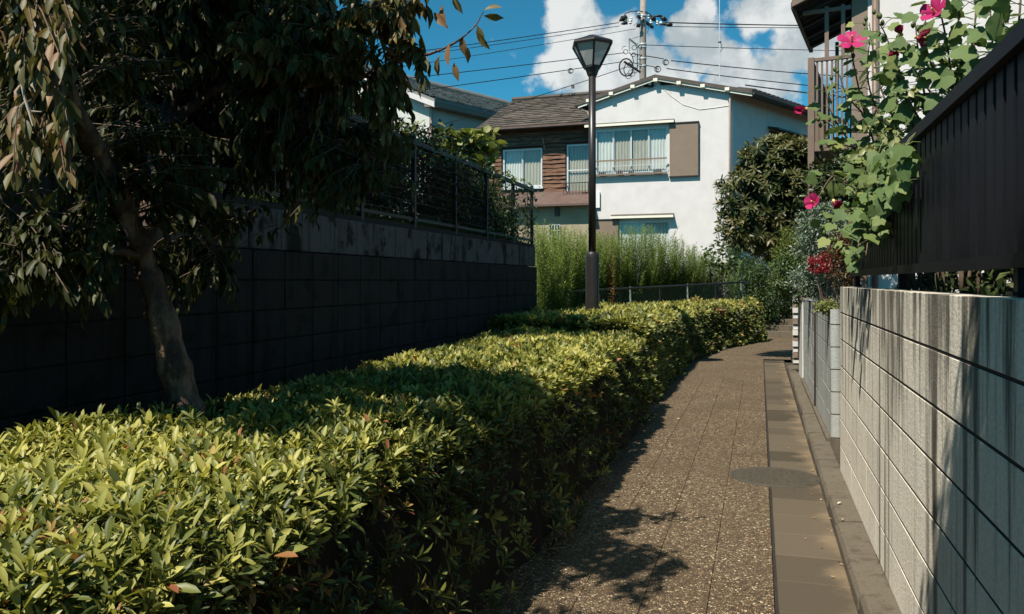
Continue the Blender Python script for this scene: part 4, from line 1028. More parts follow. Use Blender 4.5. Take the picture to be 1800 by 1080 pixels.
# black hose loop at the foot of the retaining wall
tr_ = at(952, 565, 13.3)
hs = MB().tube([(0.16 * math.cos(a), .03 * math.sin(3 * a), 0.16 * math.sin(a)) for a in np.linspace(-.6, math.pi + .6, 22)], .018, 6).build('garden_hose', M['black'], None)
hs.location = (tr_.x, tr_.y, tr_.z - .02); tag(hs, 'black hose arch showing above the hedge by the wall end', 'hose')

# ================================================================== HEDGES
TP_L = [leaf_tpl(.27, .07, .16, 'obov'), leaf_tpl(.30, .09, .26, 'obov'), leaf_tpl(.25, .06, .06, 'obov')]
def hedge(name, label, front, back, H, dens_fn, leaf_fn, n_single, n_near_tpl, seed, r=0.20):
    g = np.random.default_rng(seed)
    Fp, Bp = np.array(front, float), np.array(back, float)
    segl = np.linalg.norm(np.diff((Fp + Bp) / 2, axis=0), axis=1); cum = np.concatenate([[0], np.cumsum(segl)]); Lt = cum[-1]
    def interp(A_, u): return np.stack([np.interp(u, cum, A_[:, i]) for i in range(2)], 1)
    root = thing(name, label, 'hedge', (*((Fp + Bp) / 2)[len(Fp) // 2], 0))
    org = np.array(root.location)
    # solid dark core added to block light and darken the hedge interior
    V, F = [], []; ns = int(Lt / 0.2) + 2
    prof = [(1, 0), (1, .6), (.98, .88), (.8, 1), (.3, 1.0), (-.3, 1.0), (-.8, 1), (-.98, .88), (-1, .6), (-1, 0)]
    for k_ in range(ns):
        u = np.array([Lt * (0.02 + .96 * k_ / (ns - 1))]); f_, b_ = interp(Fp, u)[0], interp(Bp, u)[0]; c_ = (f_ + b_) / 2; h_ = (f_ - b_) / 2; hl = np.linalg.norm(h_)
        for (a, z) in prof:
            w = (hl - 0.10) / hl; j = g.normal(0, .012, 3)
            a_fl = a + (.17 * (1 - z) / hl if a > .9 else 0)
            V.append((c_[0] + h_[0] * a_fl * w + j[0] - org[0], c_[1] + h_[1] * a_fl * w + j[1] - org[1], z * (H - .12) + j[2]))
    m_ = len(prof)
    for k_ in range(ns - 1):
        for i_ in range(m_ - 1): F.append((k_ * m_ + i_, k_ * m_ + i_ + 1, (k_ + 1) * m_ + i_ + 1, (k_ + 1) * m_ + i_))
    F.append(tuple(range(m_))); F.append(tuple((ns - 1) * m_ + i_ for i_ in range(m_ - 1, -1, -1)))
    MB().add(V, F).build('shade_core', M['core'], root)
    # sample shoots over front, top, back and both ends
    P, Nn = [], []
    W = np.linalg.norm(Fp - Bp, axis=1).mean(); per = 2 * (H - r) + (W - 2 * r) + math.pi * r
    n = int(Lt * per * 1500)
    u = g.random(n) * Lt; t = g.random(n) * per
    f_, b_ = interp(Fp, u), interp(Bp, u); c_ = (f_ + b_) / 2; hv = (f_ - b_) / 2; hl = np.linalg.norm(hv, axis=1); nv = hv / hl[:, None]
    a = np.zeros(n); z = np.zeros(n); na = np.zeros(n); nz = np.zeros(n)
    s1_, s2_, s3_, s4_ = H - r, H - r + math.pi * r / 2, 0, 0
    topw = W - 2 * r; s3_ = s2_ + topw; s4_ = s3_ + math.pi * r / 2
    m1 = t < s1_; a[m1] = hl[m1] + .17 * (1 - t[m1] / s1_); z[m1] = t[m1]; na[m1] = 1
    m2 = (t >= s1_) & (t < s2_); an_ = (t[m2] - s1_) / r; a[m2] = hl[m2] - r + r * np.cos(an_); z[m2] = H - r + r * np.sin(an_); na[m2] = np.cos(an_); nz[m2] = np.sin(an_)
    m3 = (t >= s2_) & (t < s3_); a[m3] = (1 - 2 * (t[m3] - s2_) / topw) * (hl[m3] - r); z[m3] = H; nz[m3] = 1
    m4 = (t >= s3_) & (t < s4_); an_ = (t[m4] - s3_) / r; a[m4] = -hl[m4] + r - r * np.sin(an_); z[m4] = H - r + r * np.cos(an_); na[m4] = -np.sin(an_); nz[m4] = np.cos(an_)
    m5 = t >= s4_; a[m5] = -hl[m5]; z[m5] = (t[m5] - s4_); na[m5] = -1
    P = np.stack([c_[:, 0] + nv[:, 0] * a, c_[:, 1] + nv[:, 1] * a, z], 1); Nn = np.stack([nv[:, 0] * na, nv[:, 1] * na, nz], 1)
    # ends
    for e, sgn in ((0, -1), (Lt, 1)):
        ne = int(W * H * 1500); f1, b1 = interp(Fp, np.array([e]))[0], interp(Bp, np.array([e]))[0]; x = g.random(ne); zz_ = g.random(ne) * H
        tang = interp((Fp + Bp) / 2, np.array([min(Lt, e + .3)]))[0] - interp((Fp + Bp) / 2, np.array([max(0, e - .3)]))[0]; tang = tang / np.linalg.norm(tang) * sgn
        p2 = f1[None] * x[:, None] + b1[None] * (1 - x[:, None]); rr = np.minimum(np.minimum(x, 1 - x) * W, .2) / .2 * np.minimum((H - zz_) / .2, 1) 
        p2 = p2 - tang[None] * (1 - rr[:, None]) * .10
        P = np.concatenate([P, np.column_stack([p2, zz_])]); Nn = np.concatenate([Nn, np.tile([tang[0], tang[1], 0.1], (ne, 1))])
    bp = bumps(P, 1.0) * .035 + bumps(P, 3.1) * .022
    dep = -np.abs(g.exponential(.030, len(P))) + g.normal(0, .008, len(P)) + np.where(g.random(len(P)) < .03, g.random(len(P)) * .07, 0)
    P = P + Nn * (bp + np.clip(dep, -.13, .1))[:, None]
    dist = np.linalg.norm(P - np.array([0, 0, EYE]), axis=1)
    keep = (g.random(len(P)) < dens_fn(P, Nn, dist) / 1500) & (P[:, 2] > .03)
    P, Nn, dist = P[keep], Nn[keep], dist[keep]
    order = np.argsort(dist); P, Nn, dist = P[order], Nn[order], dist[order]
    ns_ = len(P)
    ax = unit(Nn * 0.75 + np.array([-.12, -.16, .5]) + g.normal(0, .30, (ns_, 3)))
    Lv = Leaves(); idx_all = []
    npl, lmul = leaf_fn
    hx = np.where(np.abs(ax[:, 2:3]) < .95, np.array([[0, 0, 1.]]), np.array([[1., 0, 0]])); e1_ = unit(np.cross(ax, hx)); e2_ = np.cross(ax, e1_)
    base_t = np.clip(.40 + .22 * bumps(P, .8) + g.normal(0, .22, ns_) - .34 * (Nn[:, 2] < .35), 0.0, .95)  # side leaves tinted darker: shade of the hedge side put into leaf colour
    browny = (bumps(P, 1.9) > .62) & (g.random(ns_) < .45)
    ph = g.random(ns_) * 6.28; size = np.clip(g.lognormal(-.06, .27, ns_), .5, 1.6)
    for k_ in range(npl):
        ang = ph + k_ * 2.4 + g.normal(0, .25, ns_); til = np.radians(22 + 62 * (k_ + g.random(ns_)) / npl)
        rad = e1_ * np.cos(ang)[:, None] + e2_ * np.sin(ang)[:, None]
        d = ax * np.cos(til)[:, None] + rad * np.sin(til)[:, None]
        nrm = ax * np.sin(til)[:, None] - rad * np.cos(til)[:, None]
        p = P - ax * (.018 * (k_ / npl))[..., None] if False else P - ax * (.020 * k_ / npl)
        l = .046 * lmul * size * g.uniform(.75, 1.2, ns_)
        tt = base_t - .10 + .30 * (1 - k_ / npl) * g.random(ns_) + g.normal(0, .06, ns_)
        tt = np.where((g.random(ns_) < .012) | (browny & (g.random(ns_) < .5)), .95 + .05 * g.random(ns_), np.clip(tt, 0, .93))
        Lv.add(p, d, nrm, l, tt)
    # nearest leaves as single parts
    if n_single:
        p, d, nn, l, tt = Lv.cat(); vis = (p[:, 1] > .5)
        pxs = CX + FPX * p[:, 0] / np.maximum(p[:, 1], .1); pys = HY - FPX * (p[:, 2] - EYE) / np.maximum(p[:, 1], .1)
        vis &= (pxs > 5) & (pxs < 1790) & (pys > 5) & (pys < 1070) & (nn @ np.array([0, -.5, .6]) > .1)
        # prefer outer leaves in the light
        outer = p[:, 2] > H - .03
        vis &= outer; dd = np.linalg.norm(p - np.array([0, 0, EYE]), axis=1) / l
        cand = np.where(vis)[0]; cand = cand[np.argsort(dd[cand])][:n_single]
        Lv.singles(cand, TP_L, M['azalea'], root, 'leaf', org)
        rest = np.ones(len(p), bool); rest[cand] = False
    else:
        rest = np.ones(npl * ns_, bool)
    p, d, nn, l, tt = Lv.cat(); dl = np.linalg.norm(p - np.array([0, 0, EYE]), axis=1)
    near = rest & (dl < n_near_tpl); far_ = rest & ~near
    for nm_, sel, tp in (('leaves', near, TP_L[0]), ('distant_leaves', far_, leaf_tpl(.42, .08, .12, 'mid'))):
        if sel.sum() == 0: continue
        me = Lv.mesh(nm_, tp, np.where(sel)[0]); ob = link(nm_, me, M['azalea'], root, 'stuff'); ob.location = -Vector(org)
    # twigs showing between the leaves
    tw = MB(); nt_ = min(ns_, 900)
    for i in g.choice(min(ns_, 6000), nt_, replace=False):
        a_ = Vector(P[i]) - Vector(org); d_ = Vector(ax[i]); tw.tube([a_ - d_ * .16 + Vector(g.normal(0, .02, 3)), a_ - d_ * .07, a_ - d_ * .005], [.0032, .0022, .0013], 3, False)
    tw.build('twigs', M['twig'], root, 'stuff')
    return root
def pa(a, y): return (a + K * y, y)
f1 = [pa(-1.33, .25), pa(-1.31, 2.6), pa(-1.29, 5.5), pa(-1.27, 8.2), pa(-1.34, 9.6)]
b1 = [pa(-3.35, -.1), pa(-3.0, 2.6), pa(-2.9, 5.5), pa(-3.1, 8.2), pa(-3.15, 9.9)]
def dens1(P, N, d):
    b = np.where(d < 4.0, 1000, np.where(d < 7, 900, 780)).astype(float)
    side = N[:, 2] < .3
    b = np.where(side, b * np.clip(.05 + .26 * P[:, 2] / .8, .05, .32), b)
    backside = (N[:, 0] < -.3) & (N[:, 2] < .4)
    return np.where(backside, b * .35, b)
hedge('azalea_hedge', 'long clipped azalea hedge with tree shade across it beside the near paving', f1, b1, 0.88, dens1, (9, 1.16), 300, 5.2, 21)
f2 = [(1.6, 10.15), (2.15, 12.0), (3.08, 15.0), (4.35, 17.9), (5.5, 19.6), (6.25, 20.5)]
b2 = [(-.35, 10.5), (.35, 12.9), (1.6, 16.6), (3.0, 19.4), (4.7, 21.3), (5.9, 22.0)]
def dens2(P, N, d):
    b = np.full(len(P), 420.); backside = (N[:, 0] < -.3) & (N[:, 2] < .4)
    return np.where(backside, 120., np.where(N[:, 2] < .3, b * .8, b))
hedge('azalea_hedge', 'curving yellow green azalea hedge beyond the lamp at the bend of the path', f2, b2, 1.0, dens2, (8, 1.6), 0, 0, 22, 0.28)

# ================================================================== TREES AND SHRUBS
def branch(mb, p0, p1, r0, r1, seg=5, wob=.04, n=6, g=rng, sag=0.0):
    p0, p1 = Vector(p0), Vector(p1); L = (p1 - p0).length; pts = []; rs = []
    for i in range(seg + 1):
        t = i / seg; p = p0.lerp(p1, t)
        if 0 < i < seg: p += Vector(g.normal(0, wob * L, 3))
        p.z += sag * L * 4 * t * (1 - t)
        pts.append(p); rs.append(r0 + (r1 - r0) * t)
    mb.tube(pts, rs, n, False); return pts
def scatter_crown(Lv, centers, radius, per, length, g, tint=(.2, .7), droop=.3, out=None, flat=.75, sunny=None):
    c = np.repeat(np.asarray(centers, float), per, axis=0); n = len(c)
    off = unit(g.normal(0, 1, (n, 3))) * (g.random((n, 1)) ** .45) * radius; off[:, 2] *= flat
    p = c + off
    d = unit(off * 1.0 / radius + g.normal(0, .45, (n, 3)) + np.array([0, 0, -droop]))
    nh = unit(np.array([0, 0, 1.]) + g.normal(0, .45, (n, 3)) + off / radius * .5)
    Lv.add(p, d, nh, length * g.uniform(.65, 1.2, n), g.uniform(tint[0], tint[1], n))
def crown_centers(center, radii, n, g, shell=.55):
    d = unit(g.normal(0, 1, (n, 3))); rr = shell + (1 - shell) * g.random((n, 1)) ** .7
    return np.array(center) + d * rr * np.array(radii)
def tree(name, label, cat, base, trunk_top, center, radii, nclump, per, leaf, mat, tint, seed, clump_r=.28, trunk_r=.09, tpl='mid', wid=.42, group=None, droop=.3, barkm='darkbark'):
    g = np.random.default_rng(seed); root = thing(name, label, cat, base, 0, group); org = Vector(base)
    tk = MB(); t0 = Vector(base); t1 = Vector(trunk_top)
    branch(tk, (0, 0, -.05), t1 - org, trunk_r, trunk_r * .6, 6, .02, 9, g); tk.build('trunk', M[barkm], root, smooth=True)
    cc = crown_centers(center, radii, nclump, g)
    br = MB()
    for c in cc[:: max(1, nclump // 60)]:
        a = t0.lerp(t1, g.uniform(.55, 1.0)); branch(br, a - org, Vector(c) - org, trunk_r * .28, .006, 4, .06, 5, g)
    br.build('limbs', M[barkm], root)
    Lv = Leaves(); scatter_crown(Lv, cc, clump_r, per, leaf, g, tint, droop)
    ob = link('crown', Lv.mesh('crown', leaf_tpl(wid, .08, .15, tpl)), M[mat], root, 'stuff'); ob.location = -org
    return root
def shrub(name, label, base, center, radii, nclump, per, leaf, mat, tint, seed, clump_r=.14, wid=.4, tpl='mid', cat='shrub', group=None, droop=.1, stems=8, stemmat='twig'):
    g = np.random.default_rng(seed); root = thing(name, label, cat, base, 0, group); org = Vector(base)
    cc = crown_centers(center, radii, nclump, g, .35); sm_ = MB()
    for c in cc[:: max(1, nclump // stems)]: branch(sm_, (g.normal(0, .04), g.normal(0, .04), 0), Vector(c) - org, .012, .003, 4, .05, 5, g)
    sm_.build('stems', M[stemmat], root)
    Lv = Leaves(); scatter_crown(Lv, cc, clump_r, per, leaf, g, tint, droop)
    ob = link('foliage', Lv.mesh('foliage', leaf_tpl(wid, .08, .12, tpl)), M[mat], root, 'stuff'); ob.location = -org
    return root

# ---- main tree growing out of the hedge
def main_tree():
    g = np.random.default_rng(33); T = 1.19
    def at(px, py, d): return globals()['at'](px, py, d * T)
    base = at(322, 720, 3.25); base.z = 0
    root = thing('leaning_tree', 'leaning tree with mottled peeling trunk and drooping olive leaves behind the near hedge', 'tree', base); org = Vector(base)
    def pl(pts): return [at(*p) - org for p in pts]
    def smooth(pts, rs, k_=7):
        P_, R_ = [], []
        for i in range(len(pts) - 1):
            a = pts[max(0, i - 1)]; b = pts[i]; c = pts[i + 1]; d = pts[min(len(pts) - 1, i + 2)]
            for j in range(k_):
                t = j / k_
                P_.append(.5 * ((2 * b) + (c - a) * t + (2 * a - 5 * b + 4 * c - d) * t * t + (3 * b - a - 3 * c + d) * t ** 3)); R_.append(rs[i] + (rs[i + 1] - rs[i]) * t)
        P_.append(pts[-1]); R_.append(rs[-1]); return P_, R_
    def limb(name, pts, rs, n=12):
        P_, R_ = smooth(pl(pts), rs)
        R_ = [r * T * (1 + .10 * math.sin(i * .9 + n) + .05 * math.sin(i * 2.1)) for i, r in enumerate(R_)]
        m = MB(); m.tube(P_, R_, n)
        from mathutils import noise as mn
        kk = len(P_); vv = []
        for i_, v_ in enumerate(m.v):                      # lumps, flutes and old branch scars
            c_ = P_[min(kk - 1, i_ // n)]; q_ = Vector(v_); w_ = q_ - c_
            a_ = 1 + .13 * mn.noise(q_ * 7) + .12 * mn.noise(q_ * 23) + .07 * math.sin(3 * 2 * math.pi * (i_ % n) / n + 1.3 * c_.z * 6)
            vv.append(tuple(c_ + w_ * a_))
        m.v = vv; m.build(name, M['bark'], root, smooth=True); return P_
    skel = []
    skel += limb('trunk', [(350, 1150, 3.27), (348, 1020, 3.26), (345, 890, 3.26), (336, 770, 3.25), (318, 680, 3.25), (297, 600, 3.22), (272, 520, 3.2), (252, 455, 3.18), (236, 405, 3.12)], [.088, .080, .074, .069, .062, .055, .048, .044, .045], 24)
    A1 = limb('main_limb', [(246, 430, 3.14), (212, 355, 3.05), (182, 295, 2.95), (158, 245, 2.85), (115, 150, 2.7), (75, 40, 2.55), (30, -90, 2.4), (-20, -260, 2.3)], [.040, .040, .043, .038, .027, .024, .020, .012], 14)
    A2 = limb('main_limb', [(250, 440, 3.16), (262, 375, 3.2), (274, 305, 3.25), (290, 220, 3.3), (315, 120, 3.35), (338, 20, 3.3), (350, -120, 3.1), (330, -330, 2.7)], [.034, .034, .032, .029, .026, .023, .020, .012], 12)
    A3 = limb('side_limb', [(290, 220, 3.3), (400, 150, 3.4), (520, 95, 3.35), (620, 55, 3.3), (700, 20, 3.25), (790, -40, 3.1)], [.024, .020, .016, .012, .009, .005], 8)
    A4 = limb('side_limb', [(400, 150, 3.4), (520, 150, 3.35), (620, 140, 3.3), (690, 112, 3.25), (755, 95, 3.22), (800, 75, 3.2), (833, 48, 3.2), (850, 20, 3.2)], [.014, .012, .009, .007, .005, .004, .003, .002], 7)
    A5 = limb('side_limb', [(252, 452, 3.17), (190, 440, 3.0), (120, 455, 2.9), (40, 470, 2.8), (-40, 480, 2.7)], [.02, .016, .012, .009, .005], 7)
    A6 = limb('side_limb', [(290, 220, 3.3), (380, 240, 3.45), (480, 230, 3.5), (580, 250, 3.5), (650, 290, 3.45)], [.02, .016, .012, .008, .004], 7)
    A7 = limb('side_limb', [(262, 375, 3.2), (320, 400, 3.4), (380, 450, 3.5)], [.012, .008, .004], 6)
    A8 = limb('side_limb', [(350, -120, 3.1), (420, -200, 2.9), (520, -260, 2.6), (600, -330, 2.4)], [.022, .018, .012, .006], 8)
    sk = np.array([tuple(v) for v in A1 + A2 + A3 + A4 + A5 + A6 + A7 + A8])
    MB().tube(pl([(34, 110, 2.3), (36, 140, 2.3), (44, 175, 2.3), (52, 200, 2.3), (58, 222, 2.3)]), [.004, .0045, .005, .0045, .003], 6).build('dead_twig', M['palebranch'], root)
    MB().tube(pl([(45, 178, 2.3), (30, 193, 2.29)]), [.003, .0015], 5).build('dead_twig', M['palebranch'], root)
    MB().tube(pl([(55, 196, 2.3), (73, 197, 2.31)]), [.003, .0015], 5).build('dead_twig', M['palebranch'], root)
    regions = [  # px0, px1, py0, py1, d0, d1, tips, tint lo, hi: inner shade and outer sunlight put into leaf colour
        (-60, 150, -60, 90, 2.1, 2.6, 34, .35, .95), (20, 150, 60, 320, 2.1, 2.45, 42, .45, 1.0), (-60, 60, 60, 330, 2.4, 2.9, 36, .2, .8), (-60, 110, 150, 330, 2.5, 2.9, 40, .1, .6),
        (100, 340, -80, 140, 2.8, 3.9, 230, .0, .65), (300, 540, -80, 130, 2.9, 4.0, 230, .0, .7), (480, 640, -30, 110, 3.0, 3.6, 70, .2, .9), (600, 720, 0, 70, 3.1, 3.4, 22, .35, .95),
        (130, 420, 90, 310, 3.3, 4.3, 300, .0, .5), (400, 600, 90, 310, 3.1, 4.1, 240, .05, .65), (560, 700, 90, 240, 3.1, 3.7, 66, .15, .85), (600, 735, 190, 350, 3.2, 3.6, 24, .1, .6), (500, 640, 250, 400, 3.2, 3.9, 60, .05, .55),
        (410, 500, 60, 120, 2.9, 3.1, 10, .5, 1.0), (650, 780, -20, 50, 3.1, 3.3, 12, .4, .95), (690, 745, 90, 180, 3.15, 3.3, 7, .3, .9), (0, 210, 330, 480, 2.7, 3.3, 80, .05, .5), (-30, 200, 440, 570, 2.7, 3.2, 54, .1, .55), (290, 430, 330, 520, 3.2, 3.8, 34, .1, .5),
        (100, 330, 200, 360, 3.5, 4.2, 80, .0, .4), (240, 420, 190, 400, 2.95, 3.15, 46, .0, .45), (280, 480, 280, 380, 3.3, 4.2, 60, .0, .4), (200, 420, 440, 560, 3.4, 3.9, 12, .1, .5)]
    Lv = Leaves(); tw = MB()
    def spray(tip, nl, lo, hi, big=1.0, fromp=None):
        tip = np.array(tip)
        j = np.argmin(np.linalg.norm(sk + np.array(org) - tip, axis=1)); src = sk[j] + np.array(org) if fromp is None else np.array(fromp)
        v = tip - src; L = np.linalg.norm(v)
        if L > .45: src = tip - v / L * .45
        mid = (src + tip) / 2 + np.array([0, 0, .05]) + g.normal(0, .015, 3)
        tw.tube([Vector(src) - org, Vector(mid) - org, Vector(tip) - org], [.004, .003, .0015], 4, False)
        for i in range(nl):
            t = .3 + .7 * (i + .5) / nl; p = (1 - t) ** 2 * src + 2 * t * (1 - t) * mid + t * t * tip
            ax = unit((tip - src)[None])[0]; a = g.random() * 6.28
            d = np.array([math.cos(a) * .55, math.sin(a) * .55, -.8]) + ax * .35 + g.normal(0, .2, 3)
            nh = np.array([math.cos(a), math.sin(a), .8]) + g.normal(0, .35, 3)
            Lv.add(p, d, nh, .100 * big * g.uniform(.6, 1.2) * (.86 if hi > .85 else .72), g.uniform(lo, hi))
    for (x0, x1, y0, y1, d0, d1, nt_, lo, hi) in regions:
        for _ in range(nt_):
            spray(at(g.uniform(x0, x1), g.uniform(y0, y1), g.uniform(d0, d1)), int(g.integers(11, 18)), lo, hi)
    # crown above the picture, spread back towards the sun
    for c, rad, nt_ in (((-1.85, 3.45, 3.5), (.62, 1.15, .38), 170), ((-1.5, 2.75, 3.45), (.38, .62, .3), 80), ((-1.2, 2.75, 3.4), (.40, .95, .28), 130), ((-1.45, 3.9, 3.2), (.5, .7, .3), 70), ((-.85, 2.75, 3.15), (.42, .35, .2), 26), ((-1.0, 3.6, 3.3), (.5, .5, .25), 36), ((-3.2, 3.6, 3.7), (.6, .8, .7), 30)):
        for t in crown_centers(c, rad, nt_, g, .3): spray(t, 10, .2, .9, 1.15)
    # explicit hanging leaves on the outer twig against the sky
    for (px, py, dx, dz, L) in ((851, 18, .9, .25, .085), (850, 28, 1.0, -.15, .095), (838, 44, .35, -1, .10), (836, 55, .7, -1, .11), (812, 62, .1, -1, .10), (818, 80, .25, -1, .085), (790, 75, -.1, -1, .115), (775, 96, -.4, -1, .08),
                                (748, 6, .35, -1, .115), (776, 8, .15, -1, .13), (770, 100, -.1, -.9, .09), (798, 110, .2, -1, .09), (740, 60, .1, -1, .10), (726, 28, .3, -1, .10), (708, 25, -.1, -1, .12), (795, -6, .5, -.9, .09), (762, 22, .6, -.8, .11)):
        p = at(px, py, 3.2); Lv.add(np.array(p), np.array([dx, g.normal(0, .25), dz]), np.array([-.4, -.7, .5]) + g.normal(0, .3, 3), L, g.uniform(.55, 1))
    tw.build('twigs', M['twig'], root, 'stuff')
    p, d, nn, l, tt = Lv.cat()
    pxs = CX + FPX * p[:, 0] / np.maximum(p[:, 1], .1); pys = HY - FPX * (p[:, 2] - EYE) / np.maximum(p[:, 1], .1)
    vis = (p[:, 1] > .6) & (pxs > 5) & (pxs < 900) & (pys > 5) & (pys < 700)
    cand = np.where(vis)[0]; cand = cand[np.argsort((p[:, 1] / l)[cand])][:300]
    Lv.singles(cand, [leaf_tpl(.34, .09, .20), leaf_tpl(.38, .12, .30), leaf_tpl(.32, .08, .10)], M['treeleaf'], root, 'leaf', org)
    rest = np.ones(len(p), bool); rest[cand] = False
    ob = link('crown', Lv.mesh('crown', leaf_tpl(.36, .10, .22), np.where(rest)[0]), M['treeleaf'], root, 'stuff'); ob.location = -org
main_tree()

# ---- trees of the raised garden
GT = [('dense dark garden tree just behind the retaining wall by the leaning trunk', (-2.75, 5.4, 2), (-2.7, 5.4, 3.6), (-2.75, 5.4, 3.5), (1.0, .8, 1.4), 190, 60),
      ('broad dark evergreen on the terrace at the middle of the garden fence', (-2.25, 7.1, 2), (-2.3, 7.0, 3.9), (-2.3, 7.0, 3.45), (.78, .8, 1.35), 190, 60),
      ('tall spreading garden tree shading the fence and shrubs', (-2.9, 8.0, 2), (-2.7, 7.3, 4.9), (-2.15, 6.5, 5.5), (1.15, 1.25, .75), 190, 60),
      ('shadowy garden tree at the far left of the terrace', (-3.7, 4.6, 2), (-3.6, 4.6, 4.3), (-3.5, 4.6, 3.9), (1.1, 1.0, 1.9), 190, 60),
      ('tall garden tree with high crown set back on the terrace', (-4.6, 7.2, 2), (-4.4, 7.0, 5.2), (-4.0, 6.9, 4.7), (1.3, 1.4, 2.2), 220, 60),
      ('slender garden tree crowding the leaning tree from behind', (-1.85, 7.6, 2), (-1.9, 7.6, 3.3), (-1.95, 7.6, 3.0), (.55, .6, .9), 110, 55)]
for i, (lb_, b_, t_, c_, r_, nc, per) in enumerate(GT):
    zf = lambda v: (v[0] * G, v[1] * G, EYE + (v[2] - EYE) * G)
    b_ = (b_[0] * G, b_[1] * G, 1.98); t_ = zf(t_); c_ = zf(c_); r_ = tuple(x * G for x in r_)
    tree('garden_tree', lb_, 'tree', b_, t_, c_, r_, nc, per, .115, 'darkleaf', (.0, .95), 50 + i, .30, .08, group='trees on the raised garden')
GS = [(-3.55, 4.4, .55, 'darkleaf', 'dark bushy shrub behind the fence nearest the leaning trunk'), (-3.6, 5.6, .7, 'darkleaf', 'dark shrub below the broad evergreen behind the mesh fence'),
      (-3.5, 6.7, .75, 'redleaf', 'red tinged shrub behind the second clear fence post'), (-3.6, 7.6, .85, 'darkleaf', 'tall dark shrub pressed against the mesh fence'),
      (-3.45, 8.5, .8, 'redleaf', 'shrub with rusty red leaf tips below the broad leaved tree'), (-3.5, 9.4, .7, 'darkleaf', 'dark shrub near the end of the mesh fence'), (-3.4, 10.2, .55, 'midleaf', 'small leafy shrub beside the last fence posts')]
for i, (a_, y_, h_, mt_, lb_) in enumerate(GS):
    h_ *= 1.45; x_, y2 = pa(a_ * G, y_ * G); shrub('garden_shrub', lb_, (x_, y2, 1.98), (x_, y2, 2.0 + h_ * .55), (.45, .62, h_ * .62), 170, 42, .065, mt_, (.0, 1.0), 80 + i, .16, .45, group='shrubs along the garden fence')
for i, (px, d, top, lb_) in enumerate(((190, 7.4, 150, 'tall dark evergreen screen behind the leaning trunk'), (330, 8.2, 170, 'dark screen shrub left of the broad evergreen'), (470, 9.2, 190, 'dark screen shrub under the broad evergreen'), (570, 10.2, 225, 'dark screen shrub behind the mesh fence left of the cream wall'), (640, 11.2, 262, 'low dark screen shrub before the cream wall'))):
    c_ = at(px, (top + 380) / 2, d); hh_ = (380 - top) / 2 / FPX * d
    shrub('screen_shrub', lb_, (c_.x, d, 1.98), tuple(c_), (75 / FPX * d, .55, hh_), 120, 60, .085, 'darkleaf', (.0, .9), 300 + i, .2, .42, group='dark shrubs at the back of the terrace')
# broad-leaved plant catching the sun above the fence
fx = at(815, 285, 12.4)
shrub('fig_bush', 'sunlit yellow green broad leaved bush above the garden fence', (fx.x, fx.y, 1.98), (fx.x, fx.y, 3.40), (.70, .5, .34), 46, 15, .15, 'figleaf', (.1, 1.0), 95, .17, .75, 'lance', stemmat='palebranch')
fx = at(700, 250, 12.6)
shrub('climbing_plant', 'pale green climber beside the cream wall behind the garden fence', (fx.x - .2, fx.y, 1.98), (fx.x, fx.y, 3.55), (.55, .4, .5), 40, 22, .09, 'figleaf', (.0, .9), 96, .16, .55)
# vines along the rail end
g_ = np.random.default_rng(97); vn = thing('fence_vine', 'thin leafy vine climbing the end post of the garden fence', 'vine', pw(qL - .06, posts[-1], 2.07), PRZ); Lv = Leaves(); vm = MB()
for k_ in range(16):
    s_ = g_.uniform(-2.2, .12); h_ = g_.uniform(.3, .95); pts = [(g_.normal(0, .03), s_ + g_.normal(0, .05), z_) for z_ in np.linspace(0, h_, 6)]; vm.tube(pts, .004, 4, False)
    for z_ in np.linspace(.05, h_, 14):
        Lv.add(np.array([g_.normal(.02, .05), s_ + g_.normal(0, .07), z_]), unit(g_.normal(0, 1, (1, 3)) + np.array([[.3, 0, -.4]]))[0], np.array([.5, -.5, .8]) + g_.normal(0, .4, 3), g_.uniform(.04, .08), g_.random())
for k_ in range(620):
    Lv.add(np.array([g_.normal(.0, .05), g_.uniform(-6.5, .1), .84 + g_.normal(0, .08)]), g_.normal(0, 1, 3) + np.array([.3, 0, -.3]), np.array([.3, -.5, .8]) + g_.normal(0, .4, 3), g_.uniform(.04, .08), g_.random())
vm.build('stems', M['twig'], vn); link('leaves', Lv.mesh('leaves', leaf_tpl(.6, .08, .15, 'mid')), M['midleaf'], vn, 'stuff')
# grass on the wall top
def grass_mesh(n, area, zf, hl, seed, spread=.35):
    g = np.random.default_rng(seed); Lv = Leaves()
    p = area(g, n); p[:, 2] = zf(p)
    Lv.add(p, np.column_stack([g.normal(0, spread, n), g.normal(0, spread, n), np.ones(n)]), g.normal(0, 1, (n, 3)), g.uniform(hl[0], hl[1], n), g.random(n)); return Lv
def area_wall(g, n):
    s_ = g.uniform(2.0, 12.3, n); q_ = qL - .14 - g.exponential(.10, n)
    return np.array([tuple(pw(a, b)) for a, b in zip(q_, s_)])
gr = grass_mesh(5200, area_wall, lambda p: np.full(len(p), 2.0), (.08, .24), 5)
tag(link('wall_grass', gr.mesh('wall_grass', leaf_tpl(.06, .01, .35, 'mid')), M['grass'], None, 'stuff'), 'fringe of green grass along the top of the retaining wall', 'grass')

